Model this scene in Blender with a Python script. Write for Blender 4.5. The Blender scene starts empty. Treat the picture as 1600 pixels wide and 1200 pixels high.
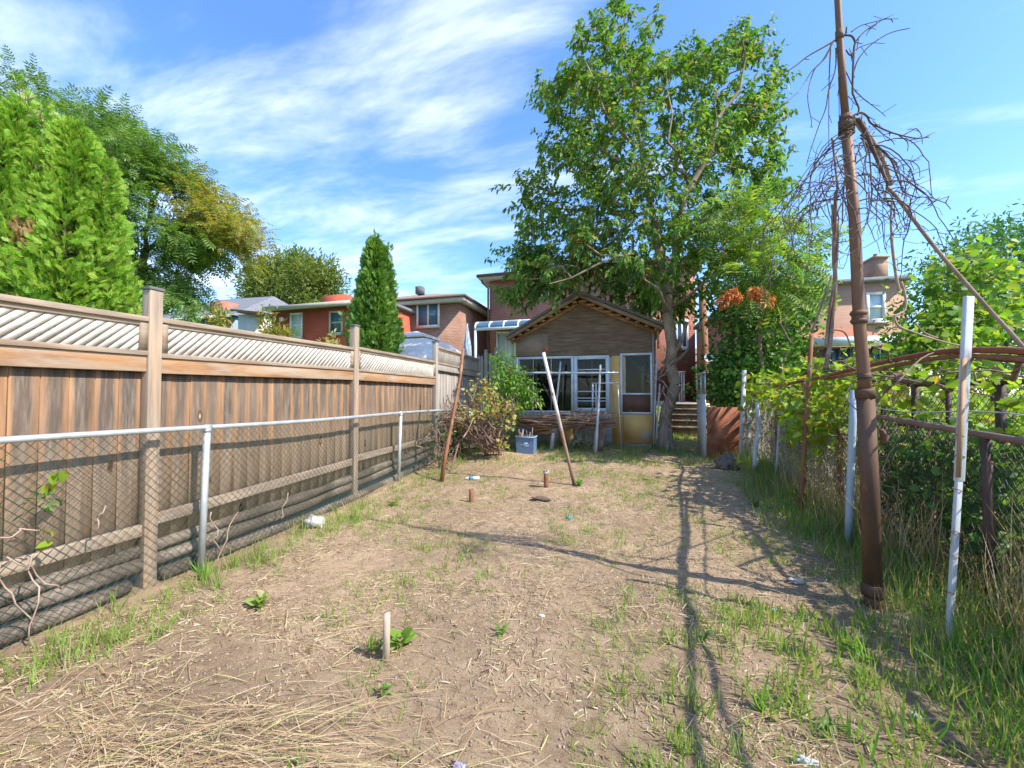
import bpy, math, random
import numpy as np
from mathutils import Vector, noise
R = math.radians
rng = np.random.default_rng(7)
random.seed(7)
sc = bpy.context.scene
COL = sc.collection

# ---------------------------------------------------------------- camera
EYE = 1.5
YAW = R(16.0); PITCH = R(1.5); F = 610.0
cam = bpy.data.cameras.new('camera'); camo = bpy.data.objects.new('camera', cam); COL.objects.link(camo)
cam.sensor_width = 36.0; cam.lens = 36.0 * F / 1600.0; cam.clip_start = 0.05; cam.clip_end = 3000
camo.location = (0, 0, EYE); camo.rotation_euler = (R(90) + PITCH, 0, YAW)
sc.camera = camo

# ---------------------------------------------------------------- sky, sun, exposure
SUN_EL = R(47.0)
TOSUN = Vector((math.cos(SUN_EL), -0.20 * math.cos(SUN_EL), math.sin(SUN_EL))).normalized()
w = bpy.data.worlds.new('World'); sc.world = w; w.use_nodes = True
nt = w.node_tree; N = nt.nodes; Lk = nt.links; N.clear()
out = N.new('ShaderNodeOutputWorld'); bg = N.new('ShaderNodeBackground'); bg.inputs['Strength'].default_value = 0.15
sky = N.new('ShaderNodeTexSky'); sky.sky_type = 'NISHITA'; sky.sun_disc = False
sky.sun_elevation = SUN_EL; sky.sun_rotation = math.atan2(TOSUN.x, TOSUN.y)
sky.air_density = 1.0; sky.dust_density = 0.6; sky.ozone_density = 2.5
hsv = N.new('ShaderNodeHueSaturation'); hsv.inputs['Saturation'].default_value = 1.3; hsv.inputs['Hue'].default_value = 0.507; hsv.inputs['Value'].default_value = 1.08
Lk.new(sky.outputs[0], hsv.inputs['Color'])
tc = N.new('ShaderNodeTexCoord'); sep = N.new('ShaderNodeSeparateXYZ'); Lk.new(tc.outputs['Generated'], sep.inputs[0])
def wm(op, a, b=None, c=None):
    n = N.new('ShaderNodeMath'); n.operation = op
    for i, v in enumerate((a, b, c)):
        if v is None: continue
        if isinstance(v, (int, float)): n.inputs[i].default_value = v
        else: Lk.new(v, n.inputs[i])
    return n.outputs[0]
zz = wm('ADD', wm('MAXIMUM', sep.outputs[2], 0.0), 0.16)
cmb = N.new('ShaderNodeCombineXYZ')
Lk.new(wm('DIVIDE', sep.outputs[0], zz), cmb.inputs[0]); Lk.new(wm('DIVIDE', sep.outputs[1], zz), cmb.inputs[1])
mp = N.new('ShaderNodeMapping'); mp.inputs['Rotation'].default_value = (0, 0, R(-38)); mp.inputs['Scale'].default_value = (0.7, 1.9, 1)
mp.inputs['Location'].default_value = (3.1, 1.7, 0.0)
Lk.new(cmb.outputs[0], mp.inputs[0])
n1 = N.new('ShaderNodeTexNoise'); n1.inputs['Scale'].default_value = 0.62; n1.inputs['Detail'].default_value = 4; n1.inputs['Distortion'].default_value = 0.15
n2 = N.new('ShaderNodeTexNoise'); n2.inputs['Scale'].default_value = 2.0; n2.inputs['Detail'].default_value = 9; n2.inputs['Roughness'].default_value = 0.62; n2.inputs['Distortion'].default_value = 0.25
Lk.new(mp.outputs[0], n1.inputs[0]); Lk.new(mp.outputs[0], n2.inputs[0])
# cloud banks lie to the left of the view; towards the right the sky clears
def dirmask(px, py, sharp):
    a = (px - 800) / F; b = (600 - py) / F
    d = Vector((a, b, -1)).normalized(); d.rotate(camo.rotation_euler)
    vd = N.new('ShaderNodeVectorMath'); vd.operation = 'DOT_PRODUCT'; Lk.new(tc.outputs['Generated'], vd.inputs[0]); vd.inputs[1].default_value = d
    return wm('POWER', wm('MAXIMUM', vd.outputs['Value'], 0.0), sharp)
m = wm('ADD', wm('MULTIPLY', dirmask(480, 430, 12), 0.16), wm('MULTIPLY', dirmask(760, 70, 30), 0.11))
m = wm('ADD', m, wm('MULTIPLY', dirmask(170, 130, 40), 0.10))
m = wm('SUBTRACT', m, wm('MULTIPLY', dirmask(1500, 120, 7), 0.015))
m = wm('SUBTRACT', m, wm('MULTIPLY', dirmask(450, 130, 60), 0.12))
dens = wm('ADD', wm('ADD', wm('MULTIPLY', n1.outputs[0], 0.50), wm('MULTIPLY', n2.outputs[0], 0.72)), m)
rmp = N.new('ShaderNodeMapRange'); rmp.interpolation_type = 'SMOOTHSTEP'
rmp.inputs[1].default_value = 0.60; rmp.inputs[2].default_value = 1.02; rmp.inputs[3].default_value = 0.05; rmp.inputs[4].default_value = 0.92
Lk.new(dens, rmp.inputs[0])
mix = N.new('ShaderNodeMixRGB'); Lk.new(rmp.outputs[0], mix.inputs[0]); Lk.new(hsv.outputs[0], mix.inputs[1]); mix.inputs[2].default_value = (4.6, 4.9, 5.3, 1)
Lk.new(mix.outputs[0], bg.inputs[0]); Lk.new(bg.outputs[0], out.inputs[0])

sd = bpy.data.lights.new('sun', 'SUN'); sd.energy = 3.2; sd.angle = R(0.55); sd.color = (1.0, 0.96, 0.89)
so = bpy.data.objects.new('sun', sd); COL.objects.link(so); so.rotation_euler = TOSUN.to_track_quat('Z', 'Y').to_euler(); so.location = (20, 1, 20)
vs = sc.view_settings; vs.view_transform = 'Standard'; vs.look = 'None'; vs.gamma = 1; vs.exposure = 1.28
sc.render.engine = 'CYCLES'
sc.cycles.transparent_max_bounces = 12

# ---------------------------------------------------------------- places seen through the photograph
cy, sy = math.cos(YAW), math.sin(YAW)
RIGHT = Vector((cy, sy, 0)); FWD = Vector((-sy * math.cos(PITCH), cy * math.cos(PITCH), math.sin(PITCH)))
UP = RIGHT.cross(FWD)
def ray(px, py): return RIGHT * ((px - 800) / F) + UP * ((600 - py) / F) + FWD
CAMP = Vector((0, 0, EYE))
def at(px, py, d): return CAMP + ray(px, py) * d
def onX(px, py, X): r = ray(px, py); return CAMP + r * (X / r.x)
def onY(px, py, Y): r = ray(px, py); return CAMP + r * (Y / r.y)
def sstep(t): t = np.clip(t, 0, 1); return t * t * (3 - 2 * t)
def gz(x, y):
    x = np.asarray(x, float); y = np.asarray(y, float)
    z = 0.055 * np.clip(y - 4, 0, 6.0)
    z = z + 0.75 * sstep((y - 12.7) / 1.2)
    z = z + 0.05 * sstep((x - 1.9) / 0.6) * (1 - sstep((y - 9) / 3))
    return z
def gnd(px, py):
    r = ray(px, py); t = 1.5 / max(1e-3, -r.z)
    for _ in range(30):
        p = CAMP + r * t; t = (float(gz(p.x, p.y)) - EYE) / r.z
    return CAMP + r * t

# ---------------------------------------------------------------- object helpers
def npmesh(name, verts, faces, uv=None, smooth=False):
    """faces: list of (k, array(n,k)) or a python list of tuples"""
    me = bpy.data.meshes.new(name); verts = np.asarray(verts, np.float32).reshape(-1, 3)
    if isinstance(faces, np.ndarray):
        flat = faces.reshape(-1); tot = np.full(len(faces), faces.shape[1])
    else:
        tot = np.array([len(f) for f in faces], int); flat = np.concatenate([np.asarray(f) for f in faces]) if len(faces) else np.zeros(0)
    me.vertices.add(len(verts)); me.vertices.foreach_set('co', verts.reshape(-1))
    me.loops.add(len(flat)); me.loops.foreach_set('vertex_index', flat.astype(np.int32))
    me.polygons.add(len(tot)); st = np.concatenate([[0], np.cumsum(tot)[:-1]]).astype(np.int32)
    me.polygons.foreach_set('loop_start', st); me.polygons.foreach_set('loop_total', tot.astype(np.int32))
    if smooth: me.polygons.foreach_set('use_smooth', np.ones(len(tot), bool))
    if uv is not None:
        l = me.uv_layers.new(name='UVMap'); l.data.foreach_set('uv', np.asarray(uv, np.float32)[flat.astype(int)].reshape(-1))
    me.update(); me.validate(); return me
ORG = {}
def tag(o, label=None, cat=None, group=None, kind=None):
    if label: o['label'] = label
    if cat: o['category'] = cat
    if group: o['group'] = group
    if kind: o['kind'] = kind
    return o
def thing(name, label, cat, loc, group=None):
    o = bpy.data.objects.new(name, None); o.empty_display_size = 0.1; COL.objects.link(o); o.location = loc
    ORG[o.name] = Vector(loc); return tag(o, label, cat, group)
def link(name, me, m, parent=None, loc=None):
    o = bpy.data.objects.new(name, me); COL.objects.link(o)
    if m is not None: me.materials.append(m)
    if parent is not None:
        base = ORG[parent.name]; o.parent = parent; ORG[o.name] = base
    else:
        base = Vector(loc) if loc is not None else Vector((0, 0, 0)); o.location = base; ORG[o.name] = base
    n = len(me.vertices); co = np.empty(n * 3, np.float32); me.vertices.foreach_get('co', co)
    co = co.reshape(-1, 3) - np.array(base, np.float32); me.vertices.foreach_set('co', co.reshape(-1)); me.update()
    return o
class MB:
    def __init__(s): s.v = []; s.f = []; s.uv = []
    def quad(s, a, b, c, d):
        n = len(s.v); s.v += [tuple(a), tuple(b), tuple(c), tuple(d)]; s.uv += [(0, 0), (1, 0), (1, 1), (0, 1)]; s.f.append((n, n+1, n+2, n+3)); return s
    def poly(s, pts):
        n = len(s.v); s.v += [tuple(p) for p in pts]; s.uv += [(0.5, 0.5)] * len(pts); s.f.append(tuple(range(n, n + len(pts)))); return s
    def box(s, x0, x1, y0, y1, z0, z1, ch=0.0):
        return s.obox(Vector(((x0+x1)/2, (y0+y1)/2, (z0+z1)/2)), (1,0,0), (0,1,0), (0,0,1), abs(x1-x0)/2, abs(y1-y0)/2, abs(z1-z0)/2, ch)
    def obox(s, c, ax, ay, az, hx, hy, hz, ch=0.0):
        c = Vector(c); ax = Vector(ax).normalized(); ay = Vector(ay).normalized(); az = Vector(az).normalized()
        n = len(s.v)
        for k in (-1, 1):
            for j in (-1, 1):
                for i in (-1, 1):
                    s.v.append(tuple(c + ax*i*hx + ay*j*hy + az*k*hz)); s.uv.append(((i*hx+j*hy)/(hx+hy)/2+.5, (k+1)/2*hz*2))
        for q in ((0,2,3,1),(4,5,7,6),(0,1,5,4),(2,6,7,3),(0,4,6,2),(1,3,7,5)): s.f.append(tuple(n+i for i in q))
        return s
    def beam(s, a, b, w, h, up=(0,0,1)):
        a = Vector(a); b = Vector(b); d = (b-a); L = d.length; d.normalize(); up = Vector(up)
        sx = d.cross(up)
        if sx.length < 1e-4: sx = d.cross(Vector((1,0,0)))
        sx.normalize(); u = sx.cross(d).normalized()
        return s.obox((a+b)/2, d, sx, u, L/2, w/2, h/2)
    def tube(s, pts, rad, k=8, caps=True, squash=None):
        pts = [Vector(p) for p in pts]; m_ = len(pts)
        if not hasattr(rad, '__len__'): rad = [rad]*m_
        n0 = len(s.v); prev = None
        for i, p in enumerate(pts):
            d = (pts[min(i+1, m_-1)] - pts[max(i-1, 0)])
            if d.length < 1e-7: d = Vector((0,0,1))
            d.normalize()
            if prev is None: prev = d.orthogonal().normalized()
            prev = (prev - d*prev.dot(d))
            if prev.length < 1e-6: prev = d.orthogonal()
            prev.normalize(); q = d.cross(prev)
            for j in range(k):
                a = 2*math.pi*(j+.5)/k
                s.v.append(tuple(p + (prev*math.cos(a) + q*math.sin(a))*rad[i])); s.uv.append((j/k, i/m_))
        for i in range(m_-1):
            for j in range(k):
                a = n0+i*k+j; b = n0+i*k+(j+1)%k; s.f.append((a, b, b+k, a+k))
        if caps:
            s.f.append(tuple(n0+j for j in range(k))[::-1]); s.f.append(tuple(n0+(m_-1)*k+j for j in range(k)))
        return s
    def lathe(s, c, prof, k=20):
        c = Vector(c); pts = [c + Vector((0,0,z)) for r, z in prof]; n0 = len(s.v)
        for (r, z) in prof:
            for j in range(k):
                a = 2*math.pi*j/k; s.v.append((c.x+r*math.cos(a), c.y+r*math.sin(a), c.z+z)); s.uv.append((j/k, z))
        for i in range(len(prof)-1):
            for j in range(k):
                a = n0+i*k+j; b = n0+i*k+(j+1)%k; s.f.append((a, b, b+k, a+k))
        s.f.append(tuple(n0+j for j in range(k))[::-1]); s.f.append(tuple(n0+(len(prof)-1)*k+j for j in range(k)))
        return s
    def parts(s, name, m, parent, smooth=False, bevel=0.0):
        # one object for each separate piece
        par = list(range(len(s.v)))
        def fd(i):
            while par[i] != i: par[i] = par[par[i]]; i = par[i]
            return i
        for f in s.f:
            a = fd(f[0])
            for q in f[1:]: par[fd(q)] = a
        grp = {}
        for f in s.f: grp.setdefault(fd(f[0]), []).append(f)
        out_ = []
        for fs in grp.values():
            ids = sorted({i for f in fs for i in f}); mp_ = {i: k for k, i in enumerate(ids)}
            b = MB(); b.v = [s.v[i] for i in ids]; b.uv = [s.uv[i] for i in ids]; b.f = [tuple(mp_[i] for i in f) for f in fs]
            out_.append(b.build(name, m, parent, None, smooth, bevel))
        return out_
    def build(s, name, m, parent=None, loc=None, smooth=False, bevel=0.0):
        o = link(name, npmesh(name, s.v, s.f, s.uv, smooth), m, parent, loc)
        if bevel:
            b = o.modifiers.new('bevel', 'BEVEL'); b.width = bevel; b.segments = 2; b.limit_method = 'ANGLE'
        return o
def smooth_tube(o):
    o.data.polygons.foreach_set('use_smooth', np.ones(len(o.data.polygons), bool)); return o
def wob(a, b, n, amp, sag=0.0):
    a = Vector(a); b = Vector(b); L = (b-a).length; o = []
    s1 = Vector((random.random()*99, random.random()*99, random.random()*99))
    for i in range(n):
        t = i/(n-1); e = math.sin(math.pi*t)
        p = a.lerp(b, t) + noise.noise_vector(s1 + Vector((t*3, 0, 0)))*amp*(e**.5 if e > 0 else 0) - Vector((0,0,1))*sag*e
        o.append(p)
    return o

# ---------------------------------------------------------------- materials
def nodes(name):
    m_ = bpy.data.materials.new(name); m_.use_nodes = True; t = m_.node_tree; b = t.nodes['Principled BSDF']; return m_, t, b
def mixc(t, fac, c1, c2, mode='MIX'):
    n = t.nodes.new('ShaderNodeMixRGB'); n.blend_type = mode
    for i, v in enumerate((fac, c1, c2)):
        if isinstance(v, (int, float)): n.inputs[i].default_value = v
        elif isinstance(v, tuple): n.inputs[i].default_value = (*v, 1)
        else: t.links.new(v, n.inputs[i])
    return n.outputs[0]
def coords(t, scale=(1,1,1), src='Object', rot=(0,0,0)):
    c = t.nodes.new('ShaderNodeTexCoord'); mp = t.nodes.new('ShaderNodeMapping'); mp.inputs['Scale'].default_value = scale; mp.inputs['Rotation'].default_value = rot
    t.links.new(c.outputs[src], mp.inputs[0]); return mp.outputs[0]
def nz(t, vec, scale, detail=6, rough=.6, dist=0.0):
    n = t.nodes.new('ShaderNodeTexNoise'); n.inputs['Scale'].default_value = scale; n.inputs['Detail'].default_value = detail
    n.inputs['Roughness'].default_value = rough; n.inputs['Distortion'].default_value = dist; t.links.new(vec, n.inputs[0]); return n.outputs[0]
def rmap(t, v, a, b, c=0.0, d=1.0):
    n = t.nodes.new('ShaderNodeMapRange'); n.inputs[1].default_value = a; n.inputs[2].default_value = b; n.inputs[3].default_value = c; n.inputs[4].default_value = d
    t.links.new(v, n.inputs[0]); return n.outputs[0]
def bump(t, b, h, s, dist=0.01):
    n = t.nodes.new('ShaderNodeBump'); n.inputs['Strength'].default_value = s; n.inputs['Distance'].default_value = dist
    t.links.new(h, n.inputs['Height']); t.links.new(n.outputs[0], b.inputs['Normal'])
def island(t):
    return t.nodes.new('ShaderNodeNewGeometry').outputs['Random Per Island']
def mat(name, c1, c2=None, scale=6, st=(1,1,1), rough=.75, bmp=.3, metal=0.0, lo=.35, hi=.65, c3=None, s3=2.0, l3=.5, h3=.65, isl=0.0, spec=.3, bd=.004):
    m_, t, b = nodes(name); c2 = c2 or tuple(x*.7 for x in c1)
    v = coords(t, st); n = nz(t, v, scale)
    c = mixc(t, rmap(t, n, lo, hi), c1, c2)
    if c3: c = mixc(t, rmap(t, nz(t, v, s3, 8, .7), l3, h3), c, c3)
    if isl: c = mixc(t, rmap(t, island(t), 0, 1, 0, isl), c, tuple(x*.35 for x in c1))
    t.links.new(c, b.inputs['Base Color']); b.inputs['Roughness'].default_value = rough; b.inputs['Metallic'].default_value = metal
    b.inputs['Specular IOR Level'].default_value = spec
    if bmp: bump(t, b, nz(t, v, scale*3, 8, .7), bmp, bd)
    return m_
def leafmat(name, cols, trans=.4, rough=.5, back=None):
    m_, t, b = nodes(name); r = t.nodes.new('ShaderNodeValToRGB'); t.links.new(island(t), r.inputs[0])
    e = r.color_ramp.elements
    while len(e) < len(cols): e.new(.5)
    tot = sum(x[1] for x in cols); acc = 0
    for i, (c, wgt) in enumerate(cols):
        e[i].position = acc/tot; e[i].color = (*c, 1); acc += wgt
    v = coords(t); c = mixc(t, rmap(t, nz(t, v, 1.3, 3), .3, .7, 0, .35), r.outputs[0], tuple(x*.6 for x in cols[0][0]))
    t.links.new(c, b.inputs['Base Color']); b.inputs['Roughness'].default_value = rough; b.inputs['Specular IOR Level'].default_value = .3
    tr = t.nodes.new('ShaderNodeBsdfTranslucent'); g = mixc(t, 1.0, c, (1.5, 1.6, .7), 'MULTIPLY'); t.links.new(g, tr.inputs[0])
    mx = t.nodes.new('ShaderNodeMixShader'); mx.inputs[0].default_value = trans
    t.links.new(b.outputs[0], mx.inputs[1]); t.links.new(tr.outputs[0], mx.inputs[2]); t.links.new(mx.outputs[0], t.nodes['Material Output'].inputs[0])
    return m_
def glassmat(name, tint=(.75,.85,.9), refl=.25, alpha=.5, rough=.03):
    m_, t, b = nodes(name)
    tr = t.nodes.new('ShaderNodeBsdfTransparent'); tr.inputs[0].default_value = (*tint, 1)
    g = t.nodes.new('ShaderNodeBsdfGlossy'); g.inputs['Roughness'].default_value = rough; g.inputs[0].default_value = (.9,.95,1,1)
    mx = t.nodes.new('ShaderNodeMixShader'); fr = t.nodes.new('ShaderNodeFresnel'); fr.inputs[0].default_value = 1.5
    ad = t.nodes.new('ShaderNodeMath'); ad.operation = 'ADD'; ad.inputs[1].default_value = refl; t.links.new(fr.outputs[0], ad.inputs[0])
    t.links.new(ad.outputs[0], mx.inputs[0]); t.links.new(tr.outputs[0], mx.inputs[1]); t.links.new(g.outputs[0], mx.inputs[2]); t.links.new(mx.outputs[0], t.nodes['Material Output'].inputs[0])
    return m_
def brickmat(name, c1, c2, mortar, scale=1.0):
    m_, t, b = nodes(name); c = t.nodes.new('ShaderNodeTexCoord'); s = t.nodes.new('ShaderNodeSeparateXYZ'); t.links.new(c.outputs['Object'], s.inputs[0])
    a = t.nodes.new('ShaderNodeMath'); t.links.new(s.outputs[0], a.inputs[0]); t.links.new(s.outputs[1], a.inputs[1])
    k = t.nodes.new('ShaderNodeCombineXYZ'); t.links.new(a.outputs[0], k.inputs[0]); t.links.new(s.outputs[2], k.inputs[1])
    br = t.nodes.new('ShaderNodeTexBrick'); t.links.new(k.outputs[0], br.inputs[0])
    br.inputs['Color1'].default_value = (*c1,1); br.inputs['Color2'].default_value = (*c2,1); br.inputs['Mortar'].default_value = (*mortar,1)
    br.inputs['Scale'].default_value = 1.0; br.inputs['Brick Width'].default_value = .23*scale; br.inputs['Row Height'].default_value = .078*scale; br.inputs['Mortar Size'].default_value = .011; br.inputs['Bias'].default_value = -.1
    o = mixc(t, rmap(t, nz(t, c.outputs['Object'], 1.2, 5), .35, .7, 0, .5), br.outputs[0], tuple(x*.6 for x in c2))
    t.links.new(o, b.inputs['Base Color']); b.inputs['Roughness'].default_value = .9; bump(t, b, br.outputs['Fac'], -.4, .01); return m_

def fence_board_mat():
    m_, t, b = nodes('weathered_fence_boards')
    u = t.nodes.new('ShaderNodeUVMap'); s = t.nodes.new('ShaderNodeSeparateXYZ'); t.links.new(u.outputs[0], s.inputs[0])
    v = coords(t, (9, 9, .7)); isl = island(t)
    # offset the grain per board
    vm = t.nodes.new('ShaderNodeVectorMath'); vm.operation = 'MULTIPLY_ADD'; vm.inputs[1].default_value = (1,1,1); t.links.new(v, vm.inputs[0])
    cx = t.nodes.new('ShaderNodeCombineXYZ'); mm = t.nodes.new('ShaderNodeMath'); mm.operation = 'MULTIPLY'; mm.inputs[1].default_value = 37; t.links.new(isl, mm.inputs[0]); t.links.new(mm.outputs[0], cx.inputs[2]); t.links.new(mm.outputs[0], cx.inputs[1])
    t.links.new(cx.outputs[0], vm.inputs[2]); vv = vm.outputs[0]
    big = nz(t, vv, 1.1, 5, .6, .4); fine = nz(t, vv, 5, 8, .7)
    # edge = bare orange tan, middle = grey-brown stain
    a = t.nodes.new('ShaderNodeMath'); a.operation = 'SUBTRACT'; t.links.new(s.outputs[0], a.inputs[0]); a.inputs[1].default_value = .5
    ab = t.nodes.new('ShaderNodeMath'); ab.operation = 'ABSOLUTE'; t.links.new(a.outputs[0], ab.inputs[0])
    ad = t.nodes.new('ShaderNodeMath'); ad.operation = 'ADD'; t.links.new(ab.outputs[0], ad.inputs[0]); sc_ = t.nodes.new('ShaderNodeMath'); sc_.operation = 'MULTIPLY'; sc_.inputs[1].default_value = .9; t.links.new(big, sc_.inputs[0]); t.links.new(sc_.outputs[0], ad.inputs[1])
    k = rmap(t, ad.outputs[0], .64, .94)
    c = mixc(t, k, (.072,.054,.04), (.44,.225,.10))
    c = mixc(t, rmap(t, fine, .45, .78, 0, .7), c, (.29,.24,.185))
    # stain fades to pale tan towards the foot of the boards (weathering, object z)
    ob = t.nodes.new('ShaderNodeTexCoord'); s2 = t.nodes.new('ShaderNodeSeparateXYZ'); t.links.new(ob.outputs['Object'], s2.inputs[0])
    zz_ = t.nodes.new('ShaderNodeMath'); zz_.operation = 'ADD'; t.links.new(s2.outputs[2], zz_.inputs[0]); b3 = t.nodes.new('ShaderNodeMath'); b3.operation='MULTIPLY'; b3.inputs[1].default_value=1.0; t.links.new(big, b3.inputs[0]); t.links.new(b3.outputs[0], zz_.inputs[1])
    c = mixc(t, rmap(t, zz_.outputs[0], 1.05, 1.75, .78, .0), c, (.56,.40,.265)); c = mixc(t, rmap(t, nz(t, coords(t, (30,30,1.2)), 1.0, 6, .8), .50, .64, 0, .5), c, (.10,.07,.05))
    c = mixc(t, rmap(t, isl, 0, 1, 0, .35), c, (.22,.15,.10))
    kn = t.nodes.new('ShaderNodeTexVoronoi'); kn.inputs['Scale'].default_value = 1.0; t.links.new(coords(t, (5,5,1.9)), kn.inputs[0])
    c = mixc(t, rmap(t, kn.outputs['Distance'], .09, .13, 1, 0), c, (.10,.055,.03)); c = mixc(t, rmap(t, kn.outputs['Distance'], .03, .06, 1, 0), c, (.40,.30,.20))
    t.links.new(c, b.inputs['Base Color']); b.inputs['Roughness'].default_value = .85; b.inputs['Specular IOR Level'].default_value = .2
    bump(t, b, fine, .5, .004); return m_

M = {}
M['board'] = fence_board_mat()
M['rail'] = mat('orange_stained_rail', (.40,.21,.09), (.24,.13,.07), 2.5, (6,1,6), .8, .3, c3=(.38,.29,.21), s3=1.2, l3=.45, h3=.62)
M['railgrey'] = mat('weathered_rail', (.38,.29,.205), (.22,.165,.12), 3, (6,.8,6), .85, .35, c3=(.24,.15,.09), s3=1.3, l3=.52, h3=.7)
M['post'] = mat('fence_post_wood', (.38,.29,.21), (.235,.18,.13), 3, (8,8,.6), .85, .35, c3=(.46,.28,.15), s3=1.1, l3=.52, h3=.7)
M['cap'] = mat('post_cap_dark', (.10,.10,.11), (.16,.15,.14), 8)
M['lattice'] = mat('pale_lattice', (.66,.60,.52), (.50,.44,.36), 5, (2,2,2), .8, .2, c3=(.34,.25,.17), s3=1.0, l3=.58, h3=.75, isl=.22)
M['greyboard'] = mat('grey_boards', (.40,.35,.30), (.27,.225,.19), 3, (7,7,.6), .85, .35, isl=.3)
M['galv'] = mat('galvanised_steel', (.62,.66,.66), (.46,.50,.51), 9, rough=.42, metal=.55, bmp=.1, spec=.5, c3=(.42,.36,.30), s3=3.5, l3=.66, h3=.76)
M['greenwire'] = mat('green_coated_wire', (.012,.075,.058), (.035,.09,.07), 3, rough=.5, bmp=0)
M['darkwire'] = mat('dark_wire', (.075,.07,.065), (.14,.10,.07), 5, rough=.6, bmp=0)
M['greywire'] = mat('grey_wire', (.46,.43,.40), (.30,.24,.19), 4, rough=.6, bmp=0, metal=.2)
M['log'] = mat('bark_log', (.14,.105,.075), (.055,.042,.03), 4, (3,1,3), .9, .8, c3=(.28,.22,.165), s3=2, bd=.01)
M['rust'] = mat('rusty_steel', (.20,.085,.045), (.32,.15,.075), 7, rough=.8, bmp=.5, metal=.1, c3=(.42,.30,.22), s3=5, l3=.58, h3=.72)
M['rustred'] = mat('red_rust', (.30,.10,.045), (.17,.055,.03), 4, rough=.8, bmp=.3, c3=(.42,.19,.09), s3=1.5)
M['iron'] = mat('cast_iron_brown', (.10,.055,.034), (.17,.095,.055), 5, (1,1,.35), rough=.7, bmp=.5, metal=.15, c3=(.26,.125,.06), s3=7, l3=.55, h3=.66)
M['ironlight'] = mat('brown_iron_upper', (.24,.125,.07), (.15,.075,.045), 5, (1,1,.3), rough=.6, bmp=.35, metal=.15, c3=(.34,.20,.12), s3=3, l3=.55, h3=.7)
M['darkiron'] = mat('dark_iron', (.07,.045,.038), (.13,.075,.055), 6, rough=.7, bmp=.3)
M['whitepaint'] = mat('worn_white_paint', (.60,.61,.60), (.42,.42,.41), 5, (3,3,.8), rough=.6, bmp=.5, c3=(.27,.20,.155), s3=5, l3=.56, h3=.66)
M['palewood'] = mat('pale_stick_wood', (.48,.38,.28), (.34,.26,.19), 5, (6,6,1), .85, .3)
M['tanstrip'] = mat('tan_weathered_wood', (.50,.30,.17), (.36,.21,.12), 4, (8,8,.7), .8, .3)
M['bark'] = mat('tree_bark', (.29,.21,.15), (.15,.105,.075), 5, (1,1,.6), .9, .9, c3=(.33,.26,.20), s3=2.2, l3=.52, h3=.64, bd=.012)
M['darkbark'] = mat('dark_bark', (.12,.085,.065), (.20,.14,.10), 6, (1,1,.3), .9, .6)
M['vinebark'] = mat('grape_vine_bark', (.25,.15,.105), (.15,.09,.065), 8, (1,1,1), .9, .6, c3=(.38,.28,.22), s3=4)
M['deadvine'] = mat('dead_vine', (.085,.06,.05), (.15,.10,.08), 6, rough=.9, bmp=.3, c3=(.40,.29,.22), s3=3.2, l3=.6, h3=.7)
M['paletwig'] = mat('pale_vine', (.45,.33,.25), (.28,.19,.14), 8, rough=.9, bmp=.4)
M['stub'] = mat('stub_rust', (.30,.14,.07), (.16,.075,.045), 14, rough=.85, bmp=.5)
M['paneblue'] = mat('sky_lit_pane', (.10,.24,.36), (.07,.17,.26), .6, rough=.15, bmp=0, spec=.6)
M['panedark'] = mat('dark_pane', (.03,.035,.04), (.05,.055,.06), .6, rough=.12, bmp=0, spec=.6)
M['plastic'] = mat('plastic_white', (.72,.76,.78), (.6,.64,.68), 20, rough=.4, bmp=.2)
M['blueplastic'] = mat('blue_plastic', (.10,.24,.42), (.07,.17,.30), 9, rough=.45, bmp=.15)
M['binblue'] = mat('faded_blue_bin', (.105,.185,.31), (.15,.22,.33), 6, rough=.55, bmp=.1)
M['binmark'] = mat('bin_print', (.48,.60,.72), (.38,.50,.62), 9, rough=.6, bmp=0)
M['glass'] = glassmat('window_glass', (.6,.66,.7), -.02)
M['blueglass'] = mat('tinted_pane', (.09,.19,.27), (.05,.10,.15), .7, rough=.12, bmp=0, spec=.6)
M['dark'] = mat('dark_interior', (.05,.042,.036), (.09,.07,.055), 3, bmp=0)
M['curtain'] = mat('pale_blind', (.55,.66,.70), (.42,.52,.58), 3, (1,1,.2), bmp=0)
M['white'] = mat('white_frame', (.76,.76,.74), (.66,.65,.63), 5, rough=.5, bmp=.05)
M['whiteblue'] = mat('faded_white_sash', (.66,.71,.74), (.52,.56,.58), 5, rough=.6, bmp=.2, c3=(.40,.36,.32), s3=5, l3=.62, h3=.74)
# ================================================================ ground
def axis(lo, hi, step, far):
    a = list(np.arange(lo, hi + 1e-6, step)); s = step; x = a[-1]
    while x < far: s *= 1.28; x += s; a.append(x)
    s = step; x = a[0]
    while x > -far: s *= 1.28; x -= s; a.insert(0, x)
    return np.array(a)
gx = axis(-4.2, 3.4, .035, 900); gy = axis(.3, 11.0, .035, 900)
GX, GY = np.meshgrid(gx, gy); GZ = gz(GX, GY)
def vnoise(x, y, s, seed):
    r = np.random.default_rng(seed); g = r.random((256, 256)); x = x/s; y = y/s
    xi = np.floor(x).astype(int); yi = np.floor(y).astype(int); fx = x-xi; fy = y-yi; fx = fx*fx*(3-2*fx); fy = fy*fy*(3-2*fy)
    a = g[xi % 256, yi % 256]; b = g[(xi+1) % 256, yi % 256]; c = g[xi % 256, (yi+1) % 256]; d = g[(xi+1) % 256, (yi+1) % 256]
    return (a*(1-fx)+b*fx)*(1-fy)+(c*(1-fx)+d*fx)*fy - .5
near = np.exp(-((GX/9)**2 + ((GY-5)/12)**2)**2)
def lumps(x, y): return vnoise(x, y, .9, 1)*.05 + vnoise(x, y, .3, 2)*.028 + vnoise(x, y, .11, 3)*.017 + vnoise(x, y, .05, 4)*.010
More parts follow.
